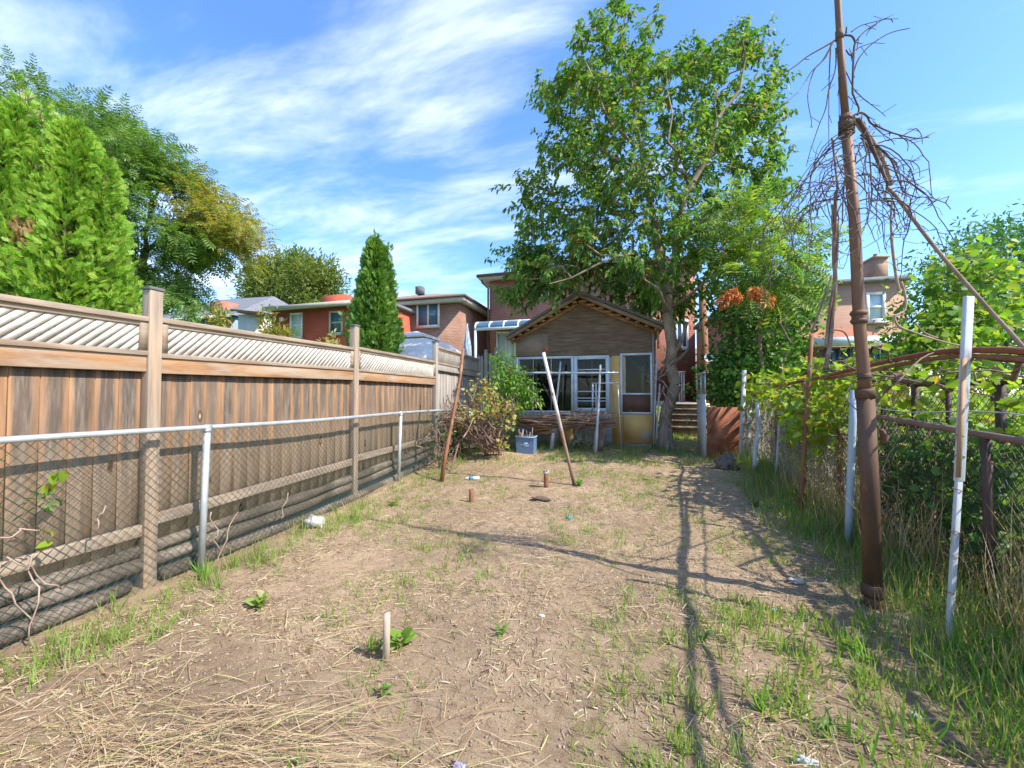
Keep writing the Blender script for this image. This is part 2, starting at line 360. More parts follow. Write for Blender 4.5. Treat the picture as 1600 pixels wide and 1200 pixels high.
GZ = GZ + lumps(GX, GY)*near - .004
idx = np.arange(GX.size).reshape(GX.shape)
fa = np.stack([idx[:-1,:-1], idx[:-1,1:], idx[1:,1:], idx[1:,:-1]], -1).reshape(-1, 4)
def ground_mat():
    m_, t, b = nodes('dry_earth'); v = coords(t)
    a = nz(t, v, 1.0, 8, .65, .3); f = nz(t, v, 11, 8, .75); g = nz(t, v, 60, 4, .7)
    c = mixc(t, rmap(t, a, .38, .62), (.48,.335,.20), (.33,.225,.135))
    c = mixc(t, rmap(t, f, .48, .68, 0, .75), c, (.58,.43,.275))
    c = mixc(t, rmap(t, f, .36, .46, .55, 0), c, (.20,.135,.085))
    c = mixc(t, rmap(t, g, .56, .68, 0, .7), c, (.54,.435,.31)); c = mixc(t, rmap(t, nz(t, v, 28, 6, .8), .60, .68, 0, .85), c, (.10,.068,.045)); c = mixc(t, rmap(t, nz(t, v, .55, 4, .6), .42, .6, 0, .5), c, (.25,.175,.115))
    # beyond the yard the ground is lawn
    ob = t.nodes.new('ShaderNodeTexCoord'); s2 = t.nodes.new('ShaderNodeSeparateXYZ'); t.links.new(ob.outputs['Object'], s2.inputs[0])
    grass = mixc(t, rmap(t, nz(t, v, 5, 6), .3, .7), (.10,.20,.035), (.20,.27,.06))
    r1 = rmap(t, s2.outputs[0], 2.6, 3.1); r2 = rmap(t, s2.outputs[0], -4.1, -3.9, 1, 0); r3 = rmap(t, s2.outputs[1], 9.2, 10.5)
    mx = t.nodes.new('ShaderNodeMath'); mx.operation = 'MAXIMUM'; t.links.new(r1, mx.inputs[0]); t.links.new(r2, mx.inputs[1])
    m3 = t.nodes.new('ShaderNodeMath'); m3.operation = 'MAXIMUM'; t.links.new(mx.outputs[0], m3.inputs[0])
    m4 = t.nodes.new('ShaderNodeMath'); m4.operation = 'MULTIPLY'; t.links.new(r3, m4.inputs[0]); t.links.new(rmap(t, nz(t, v, 2.5, 5), .4, .55), m4.inputs[1]); t.links.new(m4.outputs[0], m3.inputs[1])
    c = mixc(t, m3.outputs[0], c, grass)
    t.links.new(c, b.inputs['Base Color']); b.inputs['Roughness'].default_value = .95; b.inputs['Specular IOR Level'].default_value = .1
    bump(t, b, nz(t, v, 26, 9, .8), 1.0, .03); return m_
M['ground'] = ground_mat()
o = link('ground', npmesh('ground', np.stack([GX, GY, GZ], -1).reshape(-1, 3), fa, smooth=True), M['ground']); o['kind'] = 'structure'
def gzz(x, y): return gz(x, y) + lumps(np.asarray(x, float), np.asarray(y, float))*np.exp(-((np.asarray(x)/9)**2 + ((np.asarray(y)-5)/12)**2)**2) - .004
def G(px, py):
    p = gnd(px, py); p.z = float(gzz(p.x, p.y)); return p

# ================================================================ wooden fence on the left
FX = -3.63
fence = thing('wooden_fence', 'tall weathered brown board fence with pale lattice top along the left side of the yard', 'fence', (FX, 4.6, 0))
posts = [-2.68, -.24, 2.2, 4.64, 7.08, 9.52]
ptop = [2.33, 2.33, 2.35, 2.47, 2.56, 2.50]
ptopr = [(2.09, 2.11, 1.82), (2.09, 2.11, 1.82), (2.12, 2.15, 1.83), (2.17, 2.16, 1.86), (2.47, 2.42, 2.15)]
for i, y in enumerate(posts):
    b = MB(); b.box(FX-.046, FX+.046, y-.046, y+.046, -.05, ptop[i]-.02); p = b.build('post', M['post'] if i < 4 else M['greyboard'], fence, bevel=.004)
    c = MB(); c.box(FX-.054, FX+.054, y-.054, y+.054, ptop[i]-.02, ptop[i]+.004); c.build('post_cap', M['cap'], p, bevel=.003)
for i in range(5):
    y0 = posts[i]+.046; y1 = posts[i+1]-.046; ta, tb, lo = ptopr[i]; grey = i == 4
    Z = lambda y: ta + (tb-ta)*(y-y0)/(y1-y0)
    m1 = M['railgrey']
    # cap rail, sub rail of the lattice
    b = MB(); b.beam((FX, y0, ta-.02), (FX, y1, tb-.02), .085, .04); b.beam((FX+.012, y0, ta-.055), (FX+.012, y1, tb-.055), .02, .034); b.build('top_rail', m1, fence, bevel=.003)
    b = MB(); b.beam((FX, y0, lo-.018), (FX, y1, lo-.018+(tb-ta)), .08, .036); b.build('lattice_sill', m1, fence, bevel=.003)
    b = MB()
    b.box(FX-.015, FX+.03, y0, y0+.05, lo, ta-.04); b.box(FX-.015, FX+.03, y1-.05, y1, lo+tb-ta, tb-.04); b.parts('lattice_stile', m1, fence)
    # rail under the lattice and lower rail, proud of the boards
    b = MB(); b.beam((FX+.0, y0, lo-.10), (FX+.0, y1, lo-.10+(tb-ta)), .05, .125); b.build('middle_rail', M['rail'] if not grey else M['greyboard'], fence, bevel=.004)
    lz = [.44, .44, .565, .63, .66][i]; lz0 = [.44, .44, .50, .60, .64][i]
    b = MB(); b.beam((FX+.0, y0, lz0), (FX+.0, y1, lz), .045, .09); b.build('lower_rail', M['railgrey'], fence, bevel=.004)
    # boards
    b = MB(); n = 17; wd = (y1-y0)/n
    for k in range(n):
        ya = y0+k*wd; ym = ya+wd/2; off = random.uniform(-.004, .004)
        b.box(FX-.055+off, FX-.034+off, ya+.0025, ya+wd-.0045, .27+.012*ym+random.uniform(-.01, .01), lo-.06)
    b.build('board_panel', M['board'] if not grey else M['greyboard'], fence)
    # lattice: two layers of crossing laths
    b = MB(); H = ta-.03-lo
    for layer, (sgn, xo, wdt, sp) in enumerate(((1, .006, .037, .064), (-1, -.006, .037, .064))):
        y = y0 - H
        while y < y1 + H:
            a0 = y; a1 = y + sgn*(H+.02)*1.0
            pa = [a0, lo-.01]; pb = [a1, lo+H+.01]
            # clip to the bay
            def cl(p, q):
                (ya, za), (yb, zb) = p, q
                lo_, hi_ = y0+.01, y1-.01
                if ya > yb: (ya, za), (yb, zb) = (yb, zb), (ya, za)
                if yb < lo_ or ya > hi_: return None
                if ya < lo_: za += (zb-za)*(lo_-ya)/(yb-ya); ya = lo_
                if yb > hi_: zb = za+(zb-za)*(hi_-ya)/(yb-ya); yb = hi_
                return (ya, za), (yb, zb)
            r_ = cl(pa, pb)
            if r_:
                (ya, za), (yb, zb) = r_; dz = (tb-ta)*(ya-y0)/(y1-y0); dz2 = (tb-ta)*(yb-y0)/(y1-y0)
                if abs(yb-ya) > .02: b.beam((FX+xo, ya, za+dz), (FX+xo, yb, zb+dz2), wdt, .009, up=(1,0,0))
            y += sp
    b.build('lattice_panel', M['lattice'] if not grey else M['greyboard'], fence)

# short run of tall dog-eared pickets beyond the fence
pk = thing('picket_screen', 'tall narrow grey picket screen with rounded tops beyond the end of the wooden fence', 'fence', (-3.6, 9.9, .3))
for i, px in enumerate((752, 759, 767, 775, 783, 791)):
    p = onY(px, 600, 9.95 + .02*i); tz = [2.55, 2.72, 2.62, 2.78, 2.66, 2.5][i]
    b = MB(); x = p.x; pts = []
    prof = [(-.052, .35), (.052, .35), (.052, tz-.10), (.03, tz-.075), (.047, tz-.045), (.03, tz-.01), (0, tz), (-.03, tz-.01), (-.047, tz-.045), (-.03, tz-.075), (-.052, tz-.10)]
    fr = [(x+a, p.y-.012, z) for a, z in prof]; bk = [(x+a, p.y+.012, z) for a, z in prof]
    b.poly(fr); b.poly(bk[::-1])
    for k in range(len(prof)):
        k2 = (k+1) % len(prof); b.quad(fr[k], bk[k], bk[k2], fr[k2])
    b.build('picket', M['greyboard'], pk)
b = MB(); a_ = onY(750, 600, 10.1); c_ = onY(794, 600, 10.1); b.box(a_.x, c_.x, 10.07, 10.11, 1.7, 1.79); b.box(a_.x, c_.x, 10.07, 10.11, .8, .89); b.parts('back_rail', M['greyboard'], pk)

# ================================================================ chain-link fence in front of it
def chain_mesh(A, B, z0f, z1f, sp, r, sides=3, wave=.0):
    """diamond mesh between two plan points; real wires, woven a little"""
    A = Vector(A); B = Vector(B); L = (B-A).length; d = (B-A)/L; nrm = Vector((-d.y, d.x, 0)); b = MB()
    for sgn in (1, -1):
        s = -2.0
        while s < L + 2.0:
            pts = []
            H = 2.0; n = int(H/(sp/2)); ok = []
            for k in range(n+1):
                h = k*sp/2; t = s + sgn*h*.88
                zl = z0f(t); zh = z1f(t); z = zl + h
                if 0 <= t <= L and z <= zh:
                    q = A + d*t + nrm*(r*1.1*(1 if (k % 2) else -1)*sgn) + nrm*wave*math.sin(t*1.7+h*2); ok.append(Vector((q.x, q.y, z)))
            if len(ok) > 1: b.tube(ok, r, sides, caps=False)
            s += sp*.88
    return b
CX = -3.47
cl = thing('chain_link_fence', 'low green wire chain-link fence with silver top rail in front of the wooden fence', 'fence', (CX, 4.0, 0))
ypost = [-.55, 2.53, 5.58, 8.5]
def ztop(y): return 1.235 - .008*y + .01*math.sin(y*1.3)
b = MB(); b.tube([(CX+.01*math.sin(y*2), y, ztop(y)) for y in np.linspace(-2, 8.6, 30)], .021, 10); smooth_tube(b.build('top_rail', M['galv'], cl))
for i, y in enumerate(ypost):
    lean = [.0, .03, .035, .02][i]
    g0 = float(gzz(CX, y)); b = MB(); b.tube([(CX-lean*1.2+.02, y-lean*.6, g0-.05), (CX, y, ztop(y)-.01)], .027, 12); p = smooth_tube(b.build('post', M['galv'], cl))
    c = MB(); c.tube([(CX, y, ztop(y)-.04), (CX, y, ztop(y)-.008)], .031, 12); c.tube([(CX, y-.03, ztop(y)), (CX, y+.03, ztop(y))], .026, 12); c.build('rail_cap', M['galv'], p)
chain_mesh((CX, -2.0, 0), (CX, 8.55, 0), lambda t: .03+float(gz(CX, t-2.0)), lambda t: ztop(t-2.0), .066, .0020, 3, .012).build('wire_mesh', M['greenwire'], cl)
# retaining logs
lo_ = [(-3.665, .235, .055, 'uppermost round log of the stacked edging at the foot of the wooden fence'),
       (-3.655, .13, .058, 'middle round log of the stacked edging at the foot of the wooden fence'),
       (-3.555, .035, .058, 'lowest thick bark-covered log lying on the soil at the foot of the wooden fence')]
for x, z, r_, lab in lo_:
    ys = np.linspace(-1.5, 8.6 if z > .1 else 7.6, 60)
    if z < .1: ys = np.linspace(-1.5, 2.05, 30)
    b = MB(); b.tube([(x+.012*math.sin(y*1.6+z*30)+.015*noise.noise((y*2, z*9, 0)), y, z+.014*y*1.1+(.04*(y-4) if y > 4 else 0)+.012*noise.noise((y*1.5, z*50, 3))) for y in ys], [r_*(1+.35*noise.noise((y*2.3, z*77, 1))) for y in ys], 12)
    o = b.build('edging_log', M['log'], None, loc=(x, 2, z)); tag(smooth_tube(o), lab, 'log', 'round logs edging the wooden fence')
x = -3.63; ys = np.linspace(2.3, 8.4, 50)
b = MB(); b.tube([(x+.01*math.sin(y*1.7), y, .035+(.05*(y-4) if y > 4 else 0)+.012*noise.noise((y*1.5, 50, 3))) for y in ys], [.055*(1+.12*noise.noise((y*3, 77, 1))) for y in ys], 12)
tag(smooth_tube(b.build('edging_log', M['log'], None, loc=(x, 5, .06))), 'lowest edging log in the far part of the yard beyond the first fence post', 'log', 'round logs edging the wooden fence')

# ================================================================ the shed
SY = 9.55
def S(px, py): p = onY(px, py, SY); return p.x, p.z
sx0, _ = S(806, 600); sx1, _ = S(1023, 600)
zb = .22
M['ply'] = mat('dark_weathered_plywood', (.10,.066,.042), (.19,.125,.078), 2.4, (1.0,1,8), .9, .4, c3=(.27,.20,.15), s3=.9, l3=.56, h3=.72)
M['ochre'] = mat('ochre_painted_board', (.74,.43,.14), (.58,.31,.09), 2.2, (1,1,1), .8, .25, c3=(.44,.42,.38), s3=1.1, l3=.60, h3=.72)
M['brownpanel'] = mat('brown_panel', (.17,.085,.05), (.12,.06,.035), 3, rough=.7)
M['shingle'] = mat('dark_shed_roofing', (.10,.085,.075), (.17,.14,.12), 5, (1,1,1), .9, .7)
M['rafter'] = mat('raw_orange_timber', (.42,.22,.09), (.27,.14,.07), 3, (1,6,6), .8, .4, c3=(.16,.10,.07), s3=2, l3=.52, h3=.66)
M['greywash'] = mat('grey_base_board', (.40,.42,.42), (.28,.28,.27), 4, (1,1,3), .85, .3)
shed = thing('garden_shed', 'weathered plywood garden shed with gabled roof, ochre panels and white framed windows', 'shed', ((sx0+sx1)/2, SY, .3))
exl, ezl = S(800, 529); exr, ezr = S(1029, 512); pxx, pzz = S(907, 464)
def roofz(x):
    return ezl + (pzz-ezl)*(x-exl)/(pxx-exl) if x < pxx else pzz + (ezr-pzz)*(x-pxx)/(exr-pxx)
wx = lambda px: S(px, 600)[0]; wz = lambda py, px=900: S(px, py)[1]
holes = [(S(812, 0)[0], S(893, 0)[0], wz(643, 850), wz(561, 850)), (S(900, 0)[0], S(947, 0)[0], wz(641, 925), wz(561, 925)), (S(973, 0)[0], S(1014, 0)[0], wz(614, 993), wz(556, 993))]
zgab = S(900, 560)[1] + .015
# front wall: cells around the openings
def holed_wall(b, x0, x1, z0, z1, hs, y, th):
    xs = sorted({x0, x1, *[h[0] for h in hs], *[h[1] for h in hs]}); zs = sorted({z0, z1, *[h[2] for h in hs], *[h[3] for h in hs]})
    for i in range(len(xs)-1):
        for j in range(len(zs)-1):
            cx, cz = (xs[i]+xs[i+1])/2, (zs[j]+zs[j+1])/2
            if any(h[0] < cx < h[1] and h[2] < cz < h[3] for h in hs): continue
            b.quad((xs[i], y, zs[j]), (xs[i+1], y, zs[j]), (xs[i+1], y, zs[j+1]), (xs[i], y, zs[j+1]))
            b.quad((xs[i], y+th, zs[j+1]), (xs[i+1], y+th, zs[j+1]), (xs[i+1], y+th, zs[j]), (xs[i], y+th, zs[j]))
    for h in hs:
        a, c, d, e = h
        b.quad((a, y, d), (a, y+th, d), (c, y+th, d), (c, y, d)); b.quad((a, y, e), (c, y, e), (c, y+th, e), (a, y+th, e))
        b.quad((a, y, d), (a, y, e), (a, y+th, e), (a, y+th, d)); b.quad((c, y, d), (c, y+th, d), (c, y+th, e), (c, y, e))
b = MB(); holed_wall(b, sx0, sx1, zb, zgab, holes, SY, .05)
b.box(sx0, sx0+.05, SY+.05, SY+3.0, zb, 2.75); b.box(sx1-.05, sx1, SY+.05, SY+3.0, zb, 2.85); b.box(sx0, sx1, SY+3.0, SY+3.05, zb, 2.8)
b.build('wall', M['palewood'], shed)
# added backing and floor, coloured as indoor shade so the glass reads dark
b = MB(); b.box(sx0+.06, sx1-.06, SY+1.6, SY+1.63, zb, 2.8); b.box(sx0+.06, sx1-.06, SY+.06, SY+2.95, zb+.01, zb+.04); b.build('dark_backing', M['dark'], shed)
b = MB(); g1 = [(sx0, zgab), (sx1, zgab), (sx1, roofz(sx1)-.10), (pxx, pzz-.12), (sx0, roofz(sx0)-.10)]
b.poly([(x, SY-.012, z) for x, z in g1]); b.poly([(x, SY+.03, z) for x, z in g1[::-1]])
b.quad((sx0, SY-.012, zgab), (sx0, SY+.03, zgab), (sx1, SY+.03, zgab), (sx1, SY-.012, zgab)); b.build('gable', M['ply'], shed)
b = MB(); b.box(S(806,0)[0], S(855, 0)[0], SY-.02, SY-.0125, wz(556, 830), wz(524, 830)); b.build('gable_patch', mat('patch_board', (.20,.15,.11), (.30,.21,.14), 2.5, (1,1,6), .9, .3), shed)
# roof: two slabs and lid shingles, with rafters and battens showing at the gable edge
b = MB(); th = .07
for (xa, za, xb, zc) in ((exl-.08, ezl, pxx, pzz+.02), (exr+.10, ezr-.02, pxx, pzz+.02)):
    y0, y1 = SY-.30, SY+3.2
    A = (xa, y0, za), (xb, y0, zc), (xb, y1, zc), (xa, y1, za)
    T = [(p[0], p[1], p[2]+th) for p in A]
    b.quad(*A); b.quad(*T[::-1])
    for k in range(4): k2 = (k+1) % 4; b.quad(A[k], A[k2], T[k2], T[k])
roof = b.build('roof', M['shingle'], shed)
b = MB()
for (xa, za, xb, zc) in ((exl-.05, ezl-.055, pxx, pzz-.035), (exr+.07, ezr-.075, pxx, pzz-.035)):
    b.beam((xa, SY-.28, za), (xb, SY-.28, zc), .035, .08, up=(0,0,1))
b.parts('barge_board', mat('brown_barge_board', (.22,.13,.08), (.30,.19,.11), 4), roof)
b = MB()
for side, (xa, za) in enumerate(((exl, ezl-.05), (exr, ezr-.07))):
    n = 9
    for k in range(n):
        t = (k+.4)/n; x = xa+(pxx-xa)*t; z = za+(pzz-.07-za)*t
        b.box(x-.02-.13*random.random(), x+.05, SY-.24, SY-.02, z-.05, z-.012)
    b.beam((xa, SY-.05, za-.06), (pxx, SY-.05, pzz-.14), .06, .08)
b.build('rafter', M['rafter'], roof)
def frame(b, px0, py0, px1, py1, wd, y0=SY-.035, dp=.03, ref=None):
    x0, zt = S(px0, py0); x1, zt2 = S(px1, py0); zt = (zt+zt2)/2; _, z0 = S((px0+px1)/2, py1)
    b.box(x0, x0+wd, y0, y0+dp, z0, zt); b.box(x1-wd, x1, y0, y0+dp, z0, zt); b.box(x0+wd, x1-wd, y0, y0+dp, zt-wd, zt); b.box(x0+wd, x1-wd, y0, y0+dp, z0, z0+wd)
    return x0, x1, z0, zt
# left picture window
b = MB(); q = frame(b, 807, 557.5, 896, 645, .055); w1 = b.build('window', M['whiteblue'], shed)
b = MB(); xm = S(860, 0)[0]; b.box(xm-.012, xm+.012, SY-.03, SY-.01, q[2], q[3]-.05); xm = S(833, 0)[0]; b.box(xm-.008, xm+.008, SY-.03, SY-.01, q[2], q[3]-.05); b.build('mullion', M['palewood'], w1)
b = MB(); b.quad((q[0]+.03, SY+.012, q[2]+.03), (q[1]-.03, SY+.012, q[2]+.03), (q[1]-.03, SY+.012, q[3]-.03), (q[0]+.03, SY+.012, q[3]-.03)); b.build('pane', M['glass'], w1)
# french door sash
b = MB(); q = frame(b, 896.5, 556, 952, 643, .085, SY-.045, .035); w2 = b.build('door', M['whiteblue'], shed)
b = MB()
for py in (577.5, 611.5, 622, 626.5): z = S(925, py)[1]; b.box(q[0]+.08, q[1]-.08, SY-.035, SY-.015, z-.012, z+.012)
xm = S(928, 0)[0]; b.box(xm-.016, xm+.016, SY-.04, SY-.016, q[2]+.05, S(925, 599)[1]); b.build('muntin', M['whiteblue'], w2)
b = MB(); b.quad((q[0]+.03, SY+.012, q[2]+.03), (q[1]-.03, SY+.012, q[2]+.03), (q[1]-.03, SY+.012, q[3]-.03), (q[0]+.03, SY+.012, q[3]-.03)); b.build('pane', M['glass'], w2)
# things dimly seen inside the shed
inn = thing('stored_boards', 'pale boards and a tilted frame leaning inside the shed behind its window glass', 'boards', (-1.5, SY+.7, .3))
b = MB()
for (a0, a1, wd_) in (((838, 560), (838, 650), .05), ((848, 600), (870, 640), .04), ((905, 590), (940, 625), .03), ((880, 575), (880, 650), .04), ((985, 560), (1008, 585), .03), ((925, 560), (925, 650), .05), ((1004, 572), (1004, 620), .06)):
    P0 = onY(*a0, SY+.8); P1 = onY(*a1, SY+.8); b.beam(P0, P1, wd_, .03, up=(0,1,0))
P0 = onY(824, 606, SY+.9); P1 = onY(890, 612, SY+.9); b.beam(P0, P1, .05, .03); P0 = onY(900, 630, SY+.7); P1 = onY(950, 632, SY+.7); b.beam(P0, P1, .12, .1)
b.parts('board', M['palewood'], inn)
# right window
b = MB(); q = frame(b, 969, 552, 1019, 647, .045); zc = S(993, 615.5)[1]; b.box(q[0]+.045, q[1]-.045, SY-.035, SY-.005, zc-.02, zc+.02); w3 = b.build('window', M['whiteblue'], shed)
b = MB(); b.box(q[0]+.045, q[1]-.045, SY-.024, SY-.004, q[2]+.045, zc-.02); b.build('lower_panel', M['brownpanel'], w3)
b = MB(); b.quad((q[0]+.03, SY+.012, zc), (q[1]-.03, SY+.012, zc), (q[1]-.03, SY+.012, q[3]-.03), (q[0]+.03, SY+.012, q[3]-.03)); b.build('pane', M['glass'], w3)
# ochre panels
b = MB(); b.box(S(952.5, 0)[0], S(968.5, 0)[0], SY-.018, SY-.003, S(960, 694)[1], S(960, 556)[1]); b.box(S(969.5, 0)[0], S(1019.5, 0)[0], SY-.022, SY-.003, S(995, 693)[1], q[2]-.004); b.parts('ochre_panel', M['ochre'], shed)
b = MB(); b.box(S(871, 0)[0], S(893, 0)[0], SY-.02, SY-.003, .31, S(880, 664)[1]); b.build('orange_base_panel', M['ochre'], shed)
b = MB(); b.box(S(893.5, 0)[0], S(952, 0)[0], SY-.02, SY-.003, .33, S(920, 645)[1]); b.box(sx0, S(870.5, 0)[0], SY-.018, SY-.003, .3, S(840, 646)[1]); b.parts('grey_base_board', M['greywash'], shed)
b = MB(); b.box(S(970, 0)[0], S(1008, 0)[0], SY-.05, SY-.023, .22, S(985, 694)[1]); b.box(S(1008.5, 0)[0], S(1022, 0)[0], SY-.05, SY-.023, .2, S(1015, 694)[1]); b.parts('skirting_board', M['greyboard'], shed)
b = MB(); b.box(sx1-.045, sx1-.005, SY-.052, SY-.002, .24, roofz(sx1)-.12); b.build('corner_board', M['greyboard'], shed)
b = MB(); b.box(sx1+.002, sx1+.03, SY-.03, SY+.09, .24, roofz(sx1)-.16); b.box(sx1+.05, sx1+.085, SY-.22, SY-.12, S(1030, 546)[1], ezr-.03); b.parts('corner_trim', M['rafter'], shed)
# rusty round stain on the gable
c = onY(853, 544, SY-.03); b = MB(); ring = []
for k in range(18): a = 2*math.pi*k/18; r_ = .075*(1+.3*noise.noise((math.cos(a)*2, math.sin(a)*2, 5))); ring.append((c.x+r_*math.cos(a), SY-.035, c.z+r_*math.sin(a)))
b.poly(ring); 
for k in range(18): k2 = (k+1) % 18; b.quad(ring[k], ring[k2], (ring[k2][0], SY-.013, ring[k2][2]), (ring[k][0], SY-.013, ring[k][2]))
b.build('rust_plate', M['rustred'], shed)

# ---------------------------------------------------------------- clutter in front of the shed
BY = 8.75
def Bp(px, py, Y=BY): return onY(px, py, Y)
bench = thing('makeshift_bench', 'old plank bench piled with dry vine stems in front of the shed windows', 'bench', tuple(Bp(885, 700)))
b = MB(); b.obox(Bp(880, 646.5, 9.0), (1,0,0), (0,1,0), (0,0,1), 1.08, .33, .02); b.build('bench_top', M['greyboard'], bench, bevel=.003)
for (pa, pb_, r_) in (((868, 652), (861, 707), .05), ((864, 652), (868, 706), .035), ((934, 652), (930, 710), .05), ((940, 655), (937, 710), .04), ((945, 655), (940, 705), .03)):
    b = MB(); b.tube([Bp(*pa), Bp(*pb_)], r_, 7); b.build('leg', M['whitepaint'] if r_ > .045 else M['vinebark'], bench)
b = MB(); b.beam(Bp(834, 671), Bp(870, 668), .14, .06); b.beam(Bp(832, 678), Bp(868, 674), .1, .05); b.parts('cross_brace', M['rafter'], bench)
pile = thing('vine_prunings', 'bundle of dry brown vine stems heaped along the plank bench before the shed', 'brushwood', tuple(Bp(885, 660)))
b = MB()
for k in range(95):
    x0 = random.uniform(795, 880); x1 = x0 + random.uniform(50, 110); y0 = random.gauss(657, 4); y1 = y0 + random.gauss(0, 5)
    b.tube(wob(Bp(x0, y0, 8.6+random.uniform(-.12, .25)), Bp(min(x1, 962), y1, 8.6+random.uniform(-.12, .25)), 9, .08, .03), random.uniform(.005, .022), 5)
b.build('stem', M['vinebark'], pile)
b = MB()
for k in range(110):
    c = random.choice((905, 925, 940, 950, 900)); p = Bp(random.gauss(c, 14), random.gauss(651, 5), 8.55+random.uniform(-.15, .2)); d = Vector((random.gauss(0, 1), random.gauss(0, .6), random.gauss(0, .6))).normalized()*random.uniform(.08, .3)
    b.tube(wob(p, p+d, 5, .05), .004, 3)
b.build('dry_straw', mat('dry_straw_pile', (.48,.33,.17), (.35,.23,.12), 9, bmp=0, isl=.3), pile)
twig = thing('broken_twigs', 'pale broken twigs standing in a heap below the bench in front of the shed', 'twigs', tuple(G(905, 700)))
b = MB()
for k in range(26):
    p = Bp(random.uniform(890, 925), random.uniform(688, 700), 8.7+random.uniform(-.15, .2)); q_ = p + Vector((random.uniform(-.1, .22), random.uniform(-.1, .1), random.uniform(.05, .32)))
    b.tube(wob(p, q_, 5, .05), [.007, .006, .005, .004, .003], 4)
b.build('twig', M['palewood'], twig)
# bin
def bin_():
    p = G(820, 708); t_ = thing('recycling_bin', 'faded blue recycling bin with pale print beside the plank bench', 'bin', tuple(p), None)
    z0 = p.z+.005; z1 = onY(820, 682, p.y).z; x0 = onY(806, 700, p.y).x; x1 = onY(834.5, 700, p.y).x; y0 = p.y-.02; dy = .34; b = MB(); ti = .015; th = .008
    o0 = [(x0+ti, y0+ti), (x1-ti, y0+ti), (x1-ti, y0+dy-ti), (x0+ti, y0+dy-ti)]; o1 = [(x0, y0), (x1, y0), (x1, y0+dy), (x0, y0+dy)]
    i0 = [(x+(th if k in (0,3) else -th), y+(th if k < 2 else -th)) for k, (x, y) in enumerate(o0)]; i1 = [(x+(th if k in (0,3) else -th), y+(th if k < 2 else -th)) for k, (x, y) in enumerate(o1)]
    for k in range(4):
        k2 = (k+1) % 4
        b.quad((*o0[k], z0), (*o0[k2], z0), (*o1[k2], z1), (*o1[k], z1)); b.quad((*i0[k2], z0+.01), (*i0[k], z0+.01), (*i1[k], z1), (*i1[k2], z1)); b.quad((*o1[k], z1), (*o1[k2], z1), (*i1[k2], z1), (*i1[k], z1))
    b.poly([(*q, z0) for q in o0[::-1]]); b.poly([(*q, z0+.01) for q in i0]); b.build('body', M['binblue'], t_)
    b = MB(); e = .014
    b.box(x0-e, x1+e, y0-e, y0-.001, z1-.03, z1); b.box(x0-e, x1+e, y0+dy+.001, y0+dy+e, z1-.03, z1); b.box(x0-e, x0-.001, y0, y0+dy, z1-.03, z1); b.box(x1+.001, x1+e, y0, y0+dy, z1-.03, z1); b.build('rim', mat('bin_rim', (.30,.38,.44), (.22,.30,.38), 8), t_)
    b = MB(); w_ = x1-x0; h_ = z1-z0; X = lambda f: x0+w_*f; Zf = lambda f: z1-h_*f; Y = lambda f: y0+ti*f-.003
    def bar(fx0, fx1, fz0, fz1): b.box(X(fx0), X(fx1), Y((fz0+fz1)/2)-.002, Y((fz0+fz1)/2)+.004, Zf(fz1), Zf(fz0))
    bar(.38, .65, .36, .42)
    for k in range(6): bar(.385+k*.046, .41+k*.046, .455, .50)
    bar(.38, .66, .53, .555)
    for sx_ in (.27, .67):
        y = Y(.5)-.002; b.poly([(X(sx_), y, Zf(.52)), (X(sx_+.08), y, Zf(.52)), (X(sx_+.04), y, Zf(.44))])
    b.build('print', M['binmark'], t_)
    t2 = thing('kindling', 'short pale sticks poking out of the blue recycling bin', 'sticks', tuple(p)); b = MB()
    for k in range(9):
        q = Vector((random.uniform(x0+.05, x1-.05), y0+random.uniform(.05, .2), z0+.1)); b.tube(wob(q, q+Vector((random.uniform(-.08, .08), 0, h_+random.uniform(-.05, .14))), 4, .02), .009, 5)
    b.build('stick', M['palewood'], t2)
bin_()
# poles and frames before the shed
def pole(name, lab, cat, pa, pb_, r0, r1, m_, k=10, loc=None, n=6, amp=.0, group=None):
    b = MB(); pts = wob(pa, pb_, n, amp) if amp else [Vector(pa).lerp(Vector(pb_), i/(n-1)) for i in range(n)]
    b.tube(pts, list(np.linspace(r0, r1, n)), k); o = b.build(name, m_, None, loc=tuple(pa)); smooth_tube(o)
    # keep pipe ends crisp
    return tag(o, lab, cat, group)
def mixpole_mat():
    m_, t, b = nodes('pole_half_painted'); v = coords(t); s = t.nodes.new('ShaderNodeSeparateXYZ'); t.links.new(v, s.inputs[0])
    n = nz(t, v, 5, 6); a = t.nodes.new('ShaderNodeMath'); a.operation = 'ADD'; t.links.new(s.outputs[2], a.inputs[0]); t.links.new(n, a.inputs[1])
    c = mixc(t, rmap(t, a.outputs[0], 1.3, 1.75), (.27,.17,.12), (.66,.60,.55)); c = mixc(t, rmap(t, nz(t, v, 9, 6), .58, .7), c, (.22,.10,.06)); t.links.new(c, b.inputs['Base Color']); b.inputs['Roughness'].default_value = .6; return m_
pole('leaning_pole', 'slanted pole with worn white upper half standing in the soil before the shed', 'pole', G(897, 757), at(849, 551, 6.1), .026, .027, mixpole_mat(), 12)
pole('rusty_pole', 'long rusty brown pole leaning against the far end of the silver-railed fence', 'pole', G(690, 751), at(724, 545, 6.9), .034, .024, M['rust'], 10, amp=.08)
pa = Bp(806, 582.5, 8.5); pb_ = Bp(966, 582.5, 8.5)
pole('horizontal_pipe', 'horizontal pale grey pipe fixed across the front of the shed windows', 'pipe', pa, pb_, .024, .024, M['galv'])
def Bg(px, py, Y): p = Bp(px, py, Y); p.z = float(gzz(p.x, p.y))-.02; return p
